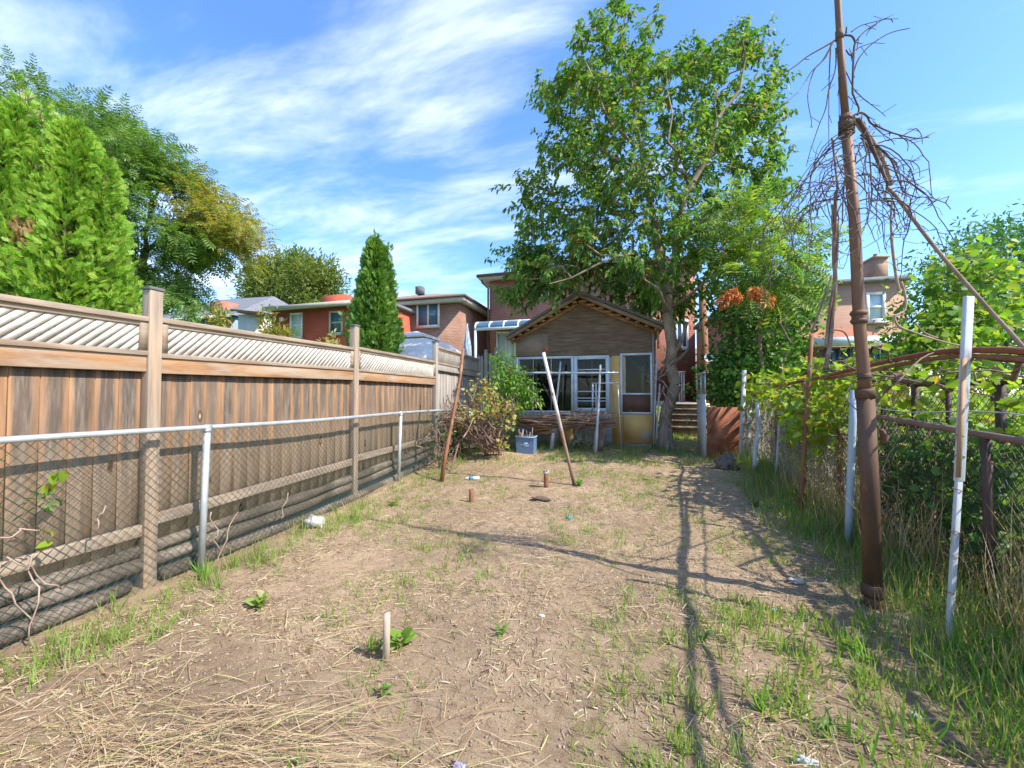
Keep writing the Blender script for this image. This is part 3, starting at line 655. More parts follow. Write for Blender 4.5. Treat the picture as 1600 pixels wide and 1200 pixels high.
pole('thin_white_pipe', 'thin white pipe leaning upright between the slanted pole and the shed door', 'pipe', Bg(862, 700, 8.8), Bp(876, 565, 9.1), .026, .022, M['whitepaint'])
pole('upright_stake', 'grey upright stake crossing the shed door glass at the right end of the bench', 'stake', Bg(931, 706, 8.4), Bp(938, 570, 8.5), .030, .022, M['whitepaint'], 7, amp=.02)
pole('short_board', 'short white board tilted between bench and left shed window', 'board', Bp(849, 646, 8.6), Bp(824, 605, 8.5), .026, .026, M['palewood'], 4)
pole('slim_stake', 'slim pinkish stake standing on the bench near the vine leaves', 'stake', Bp(832, 645, 8.7), Bp(833, 601, 8.7), .018, .014, M['whitepaint'], 5)
fr = thing('steel_stand', 'thin white metal frame standing against the ochre panel of the shed', 'frame', tuple(Bg(965, 690, 8.9)))
b = MB(); b.beam(Bp(926, 647, 8.95), Bp(926, 600, 8.95), .03, .03, up=(0,1,0)); b.beam(Bp(924.5, 599, 8.95), Bp(966, 598.5, 8.95), .03, .03); b.parts('bar', M['galv'], fr)
b = MB(); b.beam(Bp(965, 600, 8.95), Bg(971, 694, 8.95), .025, .025, up=(0,1,0)); b.build('leg', M['galv'], fr)
st = thing('stick_bundle', 'thin rods and sticks leaning at the right corner of the shed', 'sticks', tuple(Bg(1024, 697, 9.4)))
for (pa, pb_, r_) in (((1024, 700), (1031, 600), .018), ((1027, 702), (1034, 640), .014), ((1021, 698), (1026, 560), .016), ((1030, 700), (1036, 660), .012)):
    b = MB(); b.tube([Bg(pa[0], pa[1], 9.35), Bp(pb_[0], pb_[1], 9.4)], r_, 6); b.build('rod', M['whitepaint'], st)

# ---------------------------------------------------------------- stubs, stake and litter in the yard
def stub(lab, px, py, ptop_, r_, rim):
    p = G(px, py); h = onY(px, ptop_, p.y).z - p.z; t_ = thing('pipe_stub', lab, 'pipe', tuple(p), 'rusty pipe stubs sticking out of the soil')
    b = MB(); b.lathe((p.x, p.y, p.z-.05), [(r_*1.03, 0), (r_, .05), (r_*.98, h*.5+.05), (r_, h+.05), (r_*.82, h+.05), (r_*.80, h-.03)], 18); smooth_tube(b.build('pipe', M['stub'], t_))
    if rim:
        b = MB(); n = 14; top = []
        for k in range(n):
            a = 2*math.pi*k/n; rr = r_*1.25*(1+.2*noise.noise((math.cos(a), math.sin(a), 9))); top.append((p.x+rr*math.cos(a), p.y+rr*math.sin(a), p.z+h+.012+.02*noise.noise((a, 2, 2))))
        bot = [(x, y, p.z+h-.035+.012*random.random()) for x, y, z in top]; b.poly(top)
        for k in range(n): k2 = (k+1) % n; b.quad(bot[k], bot[k2], top[k2], top[k])
        b.build('crusted_cap', mat('flaking_crust', (.60,.55,.50), (.20,.13,.10), 14, lo=.45, hi=.55), t_)
stub('short rusty pipe stub with flaking crusted cap near the slanted pole', 853.5, 761, 736, .037, True)
stub('shorter bare rusty pipe stub left of the crusted one', 736.5, 782, 764, .033, False)
p = G(603, 1026); b = MB(); h = onY(603, 957, p.y).z-p.z
b.tube([(p.x, p.y, p.z-.08), (p.x+.003, p.y, p.z+h*.5), (p.x+.006, p.y-.002, p.z+h)], [.021, .020, .0185], 12); o = b.build('wooden_stake', M['palewood'], None, loc=tuple(p)); tag(smooth_tube(o), 'short pale wooden stake standing in the soil among weeds in the foreground', 'stake')
# plastic bottle
p = G(738, 748); b = MB(); d = Vector((.95, .3, .02)).normalized(); rr = [.012, .014, .03, .034, .032, .034, .033, .03]
b.tube([p + Vector((0,0,.03)) + d*x for x in (-.12, -.10, -.06, -.03, .02, .06, .10, .115)], rr, 14); bt = thing('plastic_bottle', 'crushed clear plastic bottle with blue label lying near the leaning rusty pole', 'bottle', tuple(p)); smooth_tube(b.build('body', M['plastic'], bt))
b = MB(); b.tube([p + Vector((0,0,.03)) + d*x for x in (-.055, -.02, .02)], [.034, .0365, .0355], 14); b.build('label', M['blueplastic'], bt)
def crumple(name, lab, cat, p, sx_, sy_, sz_, m_, seed, sub=7):
    b = MB(); n = sub; v = []
    for i in range(n+1):
        for j in range(2*n):
            th_ = math.pi*i/n; ph = math.pi*j/n; d = Vector((math.sin(th_)*math.cos(ph), math.sin(th_)*math.sin(ph), math.cos(th_)))
            r_ = 1+.75*noise.noise(d*2.3+Vector((seed, 0, 0)))+.4*noise.noise(d*5+Vector((0, seed, 0))); v.append((p[0]+d.x*r_*sx_, p[1]+d.y*r_*sy_, p[2]+max(-.1, d.z*r_+.5)*sz_))
    f = []
    for i in range(n):
        for j in range(2*n): j2 = (j+1) % (2*n); f.append((i*2*n+j, (i+1)*2*n+j, (i+1)*2*n+j2, i*2*n+j2))
    o = link(name, npmesh(name, v, f), m_, None, loc=tuple(p)); return tag(o, lab, cat)
crumple('plastic_bag', 'crumpled grey-white plastic bag on the soil beside the fence edging logs', 'plastic bag', G(490, 826), .11, .09, .07, mat('bag_film', (.34,.32,.29), (.50,.47,.42), 12, rough=.35, bmp=.6), 3, 12)
crumple('paper_scrap', 'white crumpled paper scrap on the dark soil left of the brown iron pipe', 'litter', G(1211, 955), .022, .016, .02, M['plastic'], 8)
crumple('flat_stone', 'pale flat stone in the grass left of the brown iron pipe', 'stone', G(1245, 912), .055, .04, .02, mat('pale_stone', (.46,.43,.38), (.36,.33,.28), 14, bmp=.6), 15, 9)
crumple('blue_scrap', 'small turquoise plastic scrap on dry soil nearer than the crusted pipe stub', 'litter', G(889, 808), .045, .03, .015, mat('turquoise_plastic', (.08,.40,.46), (.05,.28,.36), 12, bmp=0), 21)
crumple('white_litter', 'small white torn scrap on the soil in the middle of the foreground', 'litter', G(846, 962), .022, .012, .008, M['plastic'], 31)
crumple('shell_fragment', 'white shell-like scrap in the grass at the lower right', 'litter', G(1433, 1120), .025, .018, .014, M['plastic'], 41)
crumple('torn_wrapper', 'crumpled silver wrapper among the grass at the bottom right of the photo', 'litter', G(1262, 1183), .045, .018, .012, mat('foil', (.55,.58,.62), (.40,.42,.46), 12, rough=.35), 51)
crumple('purple_wrapper', 'purple and white wrapper half buried at the bottom edge of the yard', 'litter', G(716, 1187), .03, .015, .012, mat('purple_film', (.16,.09,.30), (.45,.42,.5), 30, rough=.4), 61)
crumple('bark_lump', 'dark brown lump of broken clods lying behind the turquoise scrap', 'clod', G(845, 782), .12, .04, .03, mat('clod', (.15,.10,.075), (.10,.07,.05), 14, bmp=.8), 71, 10)
crumple('rubble_heap', 'small grey-brown rubble heap at the foot of the rust red gate', 'rubble', G(1134, 733), .16, .12, .16, mat('rubble', (.24,.185,.15), (.15,.11,.09), 9, bmp=.9), 81, 12)
# ================================================================ foliage tools
def unit(a): return a/np.maximum(np.linalg.norm(a, axis=-1, keepdims=True), 1e-9)
def stamp(name, T, TF, P, D, Nn, L, m_, parent=None, loc=None, W=None):
    """stamp a template leaf T (k,3: along, across, up; unit length) at P with direction D and normal hint Nn"""
    P = np.asarray(P, float); D = unit(np.asarray(D, float)); S = unit(np.cross(D, Nn)); U = np.cross(S, D)
    L = np.broadcast_to(np.asarray(L, float), (len(P),)); Wd = L if W is None else np.broadcast_to(np.asarray(W, float), (len(P),))
    V = P[:, None] + D[:, None]*(T[None, :, 0:1]*L[:, None, None]) + S[:, None]*(T[None, :, 1:2]*Wd[:, None, None]) + U[:, None]*(T[None, :, 2:3]*L[:, None, None])
    k = len(T); n = len(P)
    if isinstance(TF, np.ndarray): F_ = (TF[None] + (np.arange(n)*k)[:, None, None]).reshape(-1, TF.shape[1])
    return link(name, npmesh(name, V.reshape(-1, 3), F_), m_, parent, loc)
def t_oval(w=.32, fold=.10, droop=.12):
    T = np.array([(0,0,0), (.35,-w/2,fold-droop*.1), (.35,w/2,fold-droop*.1), (.42,0,-droop*.1), (.75,-w*.33,fold*.6-droop*.5), (.75,w*.33,fold*.6-droop*.5), (1,0,-droop)])
    return T, np.array([(0,1,3),(0,3,2),(1,4,3),(3,5,2),(3,4,6),(3,6,5)])
def t_blade(w=.03, bend=.35):
    T = []; 
    for u, ww in ((0, 1), (.35, .95), (.7, .65)): T += [(u, -w/2*ww, bend*u*u), (u, w/2*ww, bend*u*u)]
    T.append((1, 0, bend)); return np.array(T), np.array([(0,1,3),(0,3,2),(2,3,5),(2,5,4),(4,5,6)])
def t_grape():
    pts = [(0,0), (-.08,.22), (.05,.42), (.22,.36), (.30,.52), (.50,.46), (.56,.30), (.78,.30), (.80,.14), (1.0,0)]
    ol = pts + [(a, -b_) for a, b_ in pts[-2:0:-1]]
    T = [(.4, 0, -.04)] + [(a, b_, .10*abs(b_)*2 - .16*max(0, a-.4)) for a, b_ in ol]; n = len(ol)
    return np.array(T), np.array([(0, 1+i, 1+(i+1) % n) for i in range(n)])
def t_pinnate(pairs=7, ll=.28, lw=.30, droop=.25):
    base, bf = t_oval(lw, .06, .1); T = []; Fc = []
    def add(o_, d_, s_):
        d = np.array(d_, float); d /= np.linalg.norm(d); n = np.array((0,0,1.)); sd = np.cross(d, n); sd /= np.linalg.norm(sd); u = np.cross(sd, d)
        k = len(T)
        for q in base: T.append(tuple(np.array(o_) + d*q[0]*s_ + sd*q[1]*s_ + u*q[2]*s_))
        Fc.extend([(a+k, b_+k, c+k) for a, b_, c in bf])
    k0 = len(T)
    for i in range(pairs):
        u = .16 + .8*i/(pairs-1) if pairs > 1 else .5; s_ = ll*(1-.35*abs(i/(pairs-1)-.45)); z = -droop*u*u
        for sg in (-1, 1): add((u, 0, z), (.45, sg*1.0, -.25), s_)
    add((.97, 0, -droop*.95), (1, 0, -.5), ll*.8)
    k = len(T)   # rachis
    for u in (0, .5, 1): T += [(u, -.008, -droop*u*u), (u, .008, -droop*u*u)]
    for i in range(2): a = k+2*i; Fc += [(a, a+1, a+3), (a, a+3, a+2)]
    return np.array(T), np.array(Fc)
def t_cedar():
    T = []; Fc = []
    def blade(o_, d_, L_, w_):
        d = np.array(d_, float); d /= np.linalg.norm(d); s = np.array((-d[1], d[0], 0)); k = len(T)
        T.extend([tuple(np.array(o_)-s*w_*.3), tuple(np.array(o_)+s*w_*.3), tuple(np.array(o_)+d*L_*.6+s*w_*.5), tuple(np.array(o_)+d*L_), tuple(np.array(o_)+d*L_*.6-s*w_*.5)])
        Fc.extend([(k, k+1, k+2), (k, k+2, k+4), (k+4, k+2, k+3)])
    blade((0,0,0), (1,0,-.05), 1.0, .11)
    for i, u in enumerate((.15, .33, .52, .70)):
        for sg in (-1, 1): blade((u, 0, -.03*u), (1, sg*.85, .05*sg), .52-.09*i, .095)
    return np.array(T), np.array(Fc)
OV = t_oval(); CH = t_oval(.30, .07, .28); GR = t_grape(); PIN = t_pinnate(); PIN5 = t_pinnate(5, .34, .34, .2); CED = t_cedar()
HRT = t_oval(.85, .10, .22)
def rnd_dirs(n, up=0.0, out=None, spread=1.0):
    d = rng.normal(size=(n, 3))*spread; d[:, 2] += up
    if out is not None: d = d + out
    return unit(d)
def inpoly(P, poly):
    x, y = P[:, 0], P[:, 1]; ins = np.zeros(len(P), bool); n = len(poly)
    for i in range(n):
        x0, y0 = poly[i]; x1, y1 = poly[(i+1) % n]
        c = ((y0 > y) != (y1 > y)); xx = (x1-x0)*(y-y0)/(y1-y0+1e-12)+x0; ins ^= c & (x < xx)
    return ins
Rn = np.array(RIGHT); Fn = np.array(FWD); Un = np.array(UP); Cn = np.array(CAMP)
def W3(px, py, d):
    px = np.asarray(px, float); py = np.asarray(py, float); d = np.asarray(d, float)
    return Cn + (Rn*((px-800)/F)[..., None] + Un*((600-py)/F)[..., None] + Fn)*d[..., None]
def volume(poly, d0, depth, n, clumps=None, crad=.5, hollow=0.0, jit=None):
    """points filling a rounded crown whose outline from the yard is poly; the crown is as deep as it is wide"""
    poly = np.array(poly, float); lo = poly.min(0); hi = poly.max(0); out = []
    cx = poly.mean(0)
    def samp(k):
        r = []
        while sum(map(len, r)) < k:
            q = lo + rng.random((k*2, 2))*(hi-lo); q = q[inpoly(q, poly)]; r.append(q)
        return np.concatenate(r)[:k]
    # half depth follows the width of the outline at that height
    def half(q):
        ys = q[:, 1]; res = np.zeros(len(q))
        bins = np.linspace(lo[1], hi[1], 40); s = samp(6000); 
        for i in range(39):
            m_ = (s[:, 1] >= bins[i]) & (s[:, 1] < bins[i+1]); a = (ys >= bins[i]) & (ys <= bins[i+1])
            if m_.sum() < 3: continue
            mn, mx = s[m_, 0].min(), s[m_, 0].max(); c = (mn+mx)/2; h = (mx-mn)/2+1; u = np.clip((q[a, 0]-c)/h, -1, 1)
            res[a] = np.sqrt(1-u*u*.92)*min(1, h/((hi[0]-lo[0])*.5)+.25)
        return res
    if clumps:
        c = samp(clumps); h = half(c)*depth; dd = rng.uniform(-1, 1, clumps)
        if hollow: dd = np.sign(dd)*np.abs(dd)**(1-hollow)
        C = W3(c[:, 0], c[:, 1], d0 + dd*h); k = rng.integers(0, clumps, n); P = C[k] + rng.normal(size=(n, 3))*crad*np.array([1,1,.55])
        return P
    c = samp(n); h = half(c)*depth; dd = rng.uniform(-1, 1, n); return W3(c[:, 0], c[:, 1], d0+dd*h)
def branches(name, limbs, tips, m_, parent, rtwig=.006, power=.42, step=.35, jitter=.12, up=.1, k=5, rmax=None):
    """limbs: polylines [(pts, r0, r1)]; each tip is joined to the nearest wood below it"""
    P = []; par = []; rad = []
    for pts, r0, r1, *sub in limbs:
        pts = [np.array(p, float) for p in pts]; base = None
        if P:
            A = np.array(P); base = int(np.argmin(np.linalg.norm(A-pts[0], axis=1)))
            if np.linalg.norm(A[base]-pts[0]) > .6: base = None
        last = base; tot = sum(np.linalg.norm(pts[i+1]-pts[i]) for i in range(len(pts)-1)); acc = 0
        for i in range(len(pts)-1):
            L_ = np.linalg.norm(pts[i+1]-pts[i]); n = max(1, int(L_/step))
            for j in range(n if i < len(pts)-2 else n+1):
                t = j/n; q = pts[i]*(1-t)+pts[i+1]*t
                if not (i == 0 and j == 0): q = q + rng.normal(size=3)*jitter*.12
                P.append(q); par.append(-1 if last is None else last); last = len(P)-1; rad.append(r0+(r1-r0)*((acc+L_*t)/tot))
            acc += L_
    nl = len(P); P = P + []; A = np.zeros((nl+len(tips)*12, 3)); A[:nl] = np.array(P); n = nl; rad = rad + []
    if len(tips):
        root = A[:nl]
        dist = np.array([np.min(np.linalg.norm(root-t, axis=1)) for t in tips]); order = np.argsort(dist)
        for i in order:
            t = tips[i]; d = np.linalg.norm(A[:n]-t, axis=1) + .5*np.maximum(0, A[:n, 2]-t[2]); j = int(np.argmin(d)); L_ = np.linalg.norm(A[j]-t); s = max(1, min(10, int(L_/step)))
            last = j
            for q in range(1, s+1):
                u = q/s; p = A[j]*(1-u)+t*u; 
                if q < s: p = p + rng.normal(size=3)*jitter*L_*.12 + np.array([0, 0, up*L_*math.sin(math.pi*u)*.25])
                A[n] = p; par.append(last); last = n; n += 1; rad.append(0)
    A = A[:n]; cnt = np.zeros(n)
    for i in range(n-1, nl-1, -1):
        if cnt[i] == 0: cnt[i] = 1
        if par[i] >= 0: cnt[par[i]] += cnt[i]
    b = MB()
    for i in range(nl, n): 
        r_ = rtwig*cnt[i]**power
        rad[i] = min(r_, rmax or 9)
    for i in range(n):
        j = par[i]
        if j < 0: continue
        r1 = rad[i]; r0 = rad[j] if (j < nl) == (i < nl) else min(rad[j], r1*1.25)
        if i >= nl and j >= nl: r0 = min(rad[j], r1*1.6)
        b.tube([A[j], A[i]], [r0, r1], (8 if r1 > .05 else k if r1 > .012 else 3), caps=False)
    o = b.build(name, m_, parent); return smooth_tube(o), A[nl:]
def fol(name, tips, per, crad, tmpl, L, m_, parent, out_c=None, up=0.0, outw=.6, droop=0.0, Lvar=.35, nrm_up=1.0, W=None, flat=1.0):
    tips = np.asarray(tips); k = np.repeat(np.arange(len(tips)), per); n = len(k)
    off = rng.normal(size=(n, 3))*crad*np.array([1, 1, flat]); P = tips[k] + off
    D = rng.normal(size=(n, 3))*.6 + unit(off)*.7
    if out_c is not None: D += unit(P-np.asarray(out_c))*outw
    D[:, 2] += up - droop; D = unit(D); Nn = rng.normal(size=(n, 3))*.55; Nn[:, 2] += nrm_up
    Ls = L*(1+rng.uniform(-Lvar, Lvar, n))
    return stamp(name, tmpl[0], tmpl[1], P, D, Nn, Ls, m_, parent, None, None if W is None else W*Ls/L)

M['cherry'] = leafmat('cherry_leaves', [((.085,.20,.035), 5), ((.145,.29,.045), 5), ((.05,.13,.028), 3.5), ((.28,.38,.07), 3), ((.34,.30,.06), .35), ((.42,.20,.05), .15)], .38)
M['locust'] = leafmat('pinnate_leaves', [((.085,.17,.04), 5), ((.13,.24,.05), 4), ((.22,.31,.07), 2.4)], .38)
M['locustgold'] = leafmat('turning_pinnate_leaves', [((.42,.36,.05), 3), ((.20,.28,.05), 5), ((.48,.25,.05), 1.3), ((.12,.20,.04), 3)], .42)
M['cedarleaf'] = leafmat('cedar_sprays', [((.24,.46,.04), 5), ((.13,.30,.03), 3.5), ((.36,.56,.06), 3.5), ((.34,.26,.06), .4)], .34)
M['cedarbrown'] = leafmat('browned_cedar_sprays', [((.34,.17,.08), 3), ((.26,.14,.07), 2), ((.40,.30,.10), 2)], .2)
M['cedardark'] = leafmat('column_cedar_sprays', [((.11,.27,.035), 5), ((.06,.16,.03), 4), ((.22,.38,.05), 3), ((.25,.30,.05), .5)], .28)
M['fargreen'] = leafmat('far_tree_leaves', [((.15,.22,.05), 5), ((.22,.27,.06), 3), ((.09,.15,.04), 3), ((.30,.27,.07), .9)], .35)
M['grape'] = leafmat('grape_leaves', [((.30,.42,.04), 5), ((.20,.33,.04), 4), ((.40,.46,.06), 3), ((.11,.22,.03), 3), ((.45,.30,.06), .6)], .5)
M['ivy'] = leafmat('dark_climber_leaves', [((.06,.16,.035), 5), ((.04,.115,.028), 4), ((.12,.26,.05), 3), ((.22,.36,.06), 1.4)], .38)
M['autumn'] = leafmat('turning_vine_leaves', [((.60,.52,.20), 4), ((.42,.48,.12), 4), ((.58,.34,.18), 2), ((.24,.38,.08), 4), ((.24,.08,.06), .7)], .45)
M['grass'] = leafmat('grass_blades', [((.25,.38,.05), 4), ((.16,.29,.04), 4), ((.34,.42,.12), 2), ((.42,.36,.18), 1.0)], .4)
M['verge'] = leafmat('verge_grass', [((.17,.33,.06), 5), ((.10,.23,.045), 4), ((.28,.40,.10), 2.5), ((.46,.34,.18), 3.2)], .42)
M['drygrass'] = leafmat('dry_grass', [((.50,.36,.20), 4), ((.40,.27,.14), 3), ((.56,.44,.28), 2)], .3)
M['straw'] = leafmat('dry_straw', [((.54,.38,.20), 5), ((.42,.25,.12), 4), ((.68,.55,.36), 3), ((.26,.13,.07), 3.2), ((.48,.46,.18), 1.6)], .05, .7)
M['sumacred'] = leafmat('orange_seed_clusters', [((.50,.13,.04), 5), ((.60,.22,.06), 3)], .3)
M['weed'] = leafmat('weed_leaves', [((.16,.33,.045), 5), ((.25,.41,.06), 3), ((.10,.22,.035), 2)], .4)

# ================================================================ the big tree beside the shed
tb = G(1040, 701); TY = tb.y; TD = float(Vector(tb - CAMP).dot(FWD))
cherry = thing('broadleaf_tree', 'tall broadleaf tree with drooping green leaves and pale trunk beside the shed', 'tree', tuple(tb))
crown = [(948,12),(975,14),(1000,30),(1022,48),(1030,75),(1045,92),(1062,66),(1080,62),(1092,92),(1120,84),(1135,62),(1160,60),(1175,54),(1195,68),(1205,95),(1218,120),(1225,150),(1212,172),(1230,190),(1236,212),(1225,240),(1205,255),(1230,290),(1225,330),(1235,360),(1215,395),(1190,420),(1150,425),(1120,440),(1090,460),(1075,485),(1040,485),(1010,465),(975,445),(930,428),(900,430),(860,455),(810,470),(792,450),(812,435),(800,420),(845,410),(870,395),(830,375),(808,345),(806,322),(825,305),(808,290),(850,270),(835,250),(850,228),(838,205),(848,180),(838,150),(858,128),(880,140),(905,95),(902,60),(925,35)]
crown = [(1022+(x-1022)*.955, 8+(y-8)*.985) for x, y in crown]
tips = volume(crown, TD+.6, 1.8, 2050, clumps=620, crad=.15)
low = [(790,385),(860,385),(930,400),(1010,420),(1060,450),(1055,485),(1010,472),(960,448),(925,434),(895,440),(860,462),(825,476),(800,474),(790,450),(815,440)]
tips = np.concatenate([tips, volume(low, TD+1.0, .6, 420, clumps=100, crad=.16)])
T3 = lambda px, py, dd=0: at(px, py, TD+dd)
limbs = [([tb-Vector((0,0,.1)), T3(1040, 690), T3(1042, 650), T3(1048, 600), T3(1050, 540), T3(1044, 490), T3(1040, 440, .1)], .145, .105),
         ([T3(1044, 490), T3(1028, 410, .2), T3(1020, 330, .3), T3(1003, 280, .2), T3(993, 230, .1), T3(991, 130, 0), T3(975, 60, -.1)], .11, .018),
         ([T3(1040, 440), T3(1060, 380, -.2), T3(1078, 300, -.4), T3(1110, 230, -.5), T3(1150, 140, -.5), T3(1168, 90, -.5)], .10, .015),
         ([T3(1028, 410, .2), T3(990, 400, -.5), T3(930, 420, -1.0), T3(860, 440, -1.2)], .05, .012),
         ([T3(1060, 380), T3(1120, 330, .6), T3(1180, 290, 1.0)], .05, .012),
         ([T3(1003, 280, .2), T3(950, 240, 1.0), T3(890, 200, 1.3)], .04, .01),
         ([T3(1020, 330, .3), T3(930, 330, 1.2), T3(860, 320, 1.4)], .04, .01),
         ([T3(1078, 300), T3(1040, 220, -1.2), T3(1050, 140, -1.3)], .04, .01),
         ([T3(993, 230), T3(940, 170, -.9), T3(915, 100, -.8)], .035, .01),
         ([T3(1048, 480), T3(1075, 470, -.6), T3(1120, 420, -1.0)], .045, .012),
         ([T3(1050, 560), T3(1065, 530, -.2), T3(1072, 505, -.3)], .05, .03),
         ([T3(1044, 490), T3(1020, 455, -.8), T3(1000, 430, -1.1)], .05, .015)]
_, wood = branches('trunk', limbs, tips, M['bark'], cherry, .0045, .42, .4, .5)
Lc = M['cherry']; cc = np.array(T3(1030, 330))
def shoots(name, tips, per, Ls, tmpl, L, m_, parent, c, up=.5, droop=.7, flatn=.4):
    tips = np.asarray(tips); n = len(tips); sd = unit(unit(tips-c)*.9 + rng.normal(size=(n, 3))*.6 + np.array([0, 0, up])); k = np.repeat(np.arange(n), per)
    t_ = np.tile(np.linspace(.05, 1, per), n); bend = np.zeros((len(k), 3)); bend[:, 2] = -.25*t_**2*Ls
    P = tips[k] + sd[k]*(t_*Ls)[:, None] + bend + rng.normal(size=(len(k), 3))*.025
    side = unit(np.cross(sd[k], rng.normal(size=(len(k), 3)))); D = side*.8 + sd[k]*.5; D[:, 2] -= droop; Nn = rng.normal(size=P.shape)*flatn; Nn[:, 2] += .8
    Q = MB()
    for i in range(n): a = tips[i]; b_ = a+sd[i]*Ls*.5-np.array([0,0,.06])*Ls; c_ = a+sd[i]*Ls-np.array([0,0,.25])*Ls; Q.tube([a, b_, c_], [.0045, .0035, .002], 3, caps=False)
    stamp(name, tmpl[0], tmpl[1], P, D, Nn, L*rng.uniform(.65, 1.2, len(k)), m_, parent); return Q
Q = shoots('crown', tips, 15, .42, t_oval(.42,.09,.30), .145, Lc, cherry, cc); Q.build('twig', M['darkbark'], cherry)
# root flare and lumps on the trunk
b = MB()
for a in range(7):
    an = a*.9+.3; d = Vector((math.cos(an), math.sin(an), 0)); b.tube([tb+d*.05+Vector((0,0,.5)), tb+d*.11+Vector((0,0,.15)), tb+d*.19+Vector((0,0,-.05))], [.08, .075, .05], 8)
smooth_tube(b.build('root_flare', M['bark'], cherry))
b = MB(); b.tube([T3(1047, 568, -.12), T3(1062, 560, -.15), T3(1072, 550, -.2), T3(1078, 543, -.2)], [.055, .05, .035, .02], 8); b.tube([T3(1056, 530, -.14), T3(1060, 540, -.16), T3(1064, 548, -.16)], [.03, .045, .04], 8); b.parts('dead_limb', M['darkbark'], cherry, True)
b = MB()
for k in range(26):
    a0 = T3(random.uniform(1034, 1044), random.uniform(540, 660), -.2); b.tube(wob(a0, a0+Vector((random.uniform(-.35, .25), random.uniform(-.1, .1), random.uniform(-.5, .4))), 6, .1), .006, 4)
b.build('climbing_stem', M['palewood'], cherry)

# ================================================================ trees on the left
def tree(name, lab, cat, base, limbs, tips, leafs, barkm, group=None, rtwig=.006):
    t_ = thing(name, lab, cat, tuple(base), group)
    branches('trunk', limbs, tips, barkm, t_, rtwig, .42, .45, .5)
    for (tp, per, cr, tm, L_, m_, kw) in leafs: fol('crown', tp, per, cr, tm, L_, m_, t_, **kw)
    return t_
AD = 14.0
A3 = lambda px, py, dd=0: at(px, py, AD+dd)
ac = [(-120,125),(-40,122),(20,126),(65,130),(112,142),(150,165),(190,188),(225,212),(258,228),(276,255),(284,280),(280,300),(250,312),(215,322),(190,345),(185,400),(190,460),(150,465),(100,465),(0,465),(-120,465)]
gold = [(300,295),(325,292),(350,318),(380,340),(395,362),(398,382),(390,402),(372,408),(360,390),(345,375),(325,360),(310,345),(300,320)]
grn2 = [(270,340),(300,345),(340,380),(350,400),(325,405),(295,410),(270,395),(255,370)]
lowr = [(190,425),(240,415),(285,428),(310,440),(318,462),(290,468),(250,470),(200,480)]
base = at(222, 640, AD)
t1 = volume(ac, AD, 3.2, 1900, clumps=170, crad=.34); t1 = np.concatenate([t1, volume(lowr, AD-.5, 1.2, 130, clumps=40, crad=.2), volume(grn2, AD-.4, 1.4, 170, clumps=45, crad=.24)])
ga = volume(gold, AD-.4, 1.5, 190, clumps=55, crad=.24)
ails = thing('spreading_tree', 'large spreading tree with feathery leaves and golden right edge behind the wooden fence', 'tree', (base.x, base.y, float(gz(base.x, base.y))))
limbs = [([Vector((base.x, base.y, -.1)), A3(221, 520), A3(219, 460), A3(216, 420), A3(230, 390)], .17, .11),
         ([A3(230, 390), A3(262, 365, -.3), A3(300, 350, -.6), A3(345, 345, -.8)], .08, .02), ([A3(216, 420), A3(190, 370, .6), A3(160, 290, 1.2), A3(120, 200, 1.5)], .11, .02),
         ([A3(230, 390), A3(235, 320, .3), A3(225, 250, .5), A3(205, 190, .6)], .07, .02), ([A3(190, 370, .6), A3(130, 330, -.5), A3(60, 250, -1.0), A3(20, 150, -1)], .09, .02),
         ([A3(216, 420), A3(150, 400, -1), A3(60, 380, -1.5), A3(-60, 300, -1.5)], .08, .02), ([A3(235, 320), A3(265, 270, -.4), A3(280, 240, -.6)], .05, .02), ([A3(219, 460), A3(250, 445, -.6), A3(290, 440, -.9)], .05, .02)]
branches('trunk', limbs, np.concatenate([t1, ga]), M['darkbark'], ails, .006, .42, .5, .5)
fol('crown', t1, 8, .24, PIN5, .40, M['locust'], ails, np.array(A3(150, 300)), up=.1, droop=.3, outw=.5, nrm_up=2.0, flat=.3)
fol('golden_crown', ga, 7, .24, PIN5, .38, M['locustgold'], ails, np.array(A3(300, 350)), up=.1, droop=.25, outw=.5, nrm_up=1.6, flat=.45)

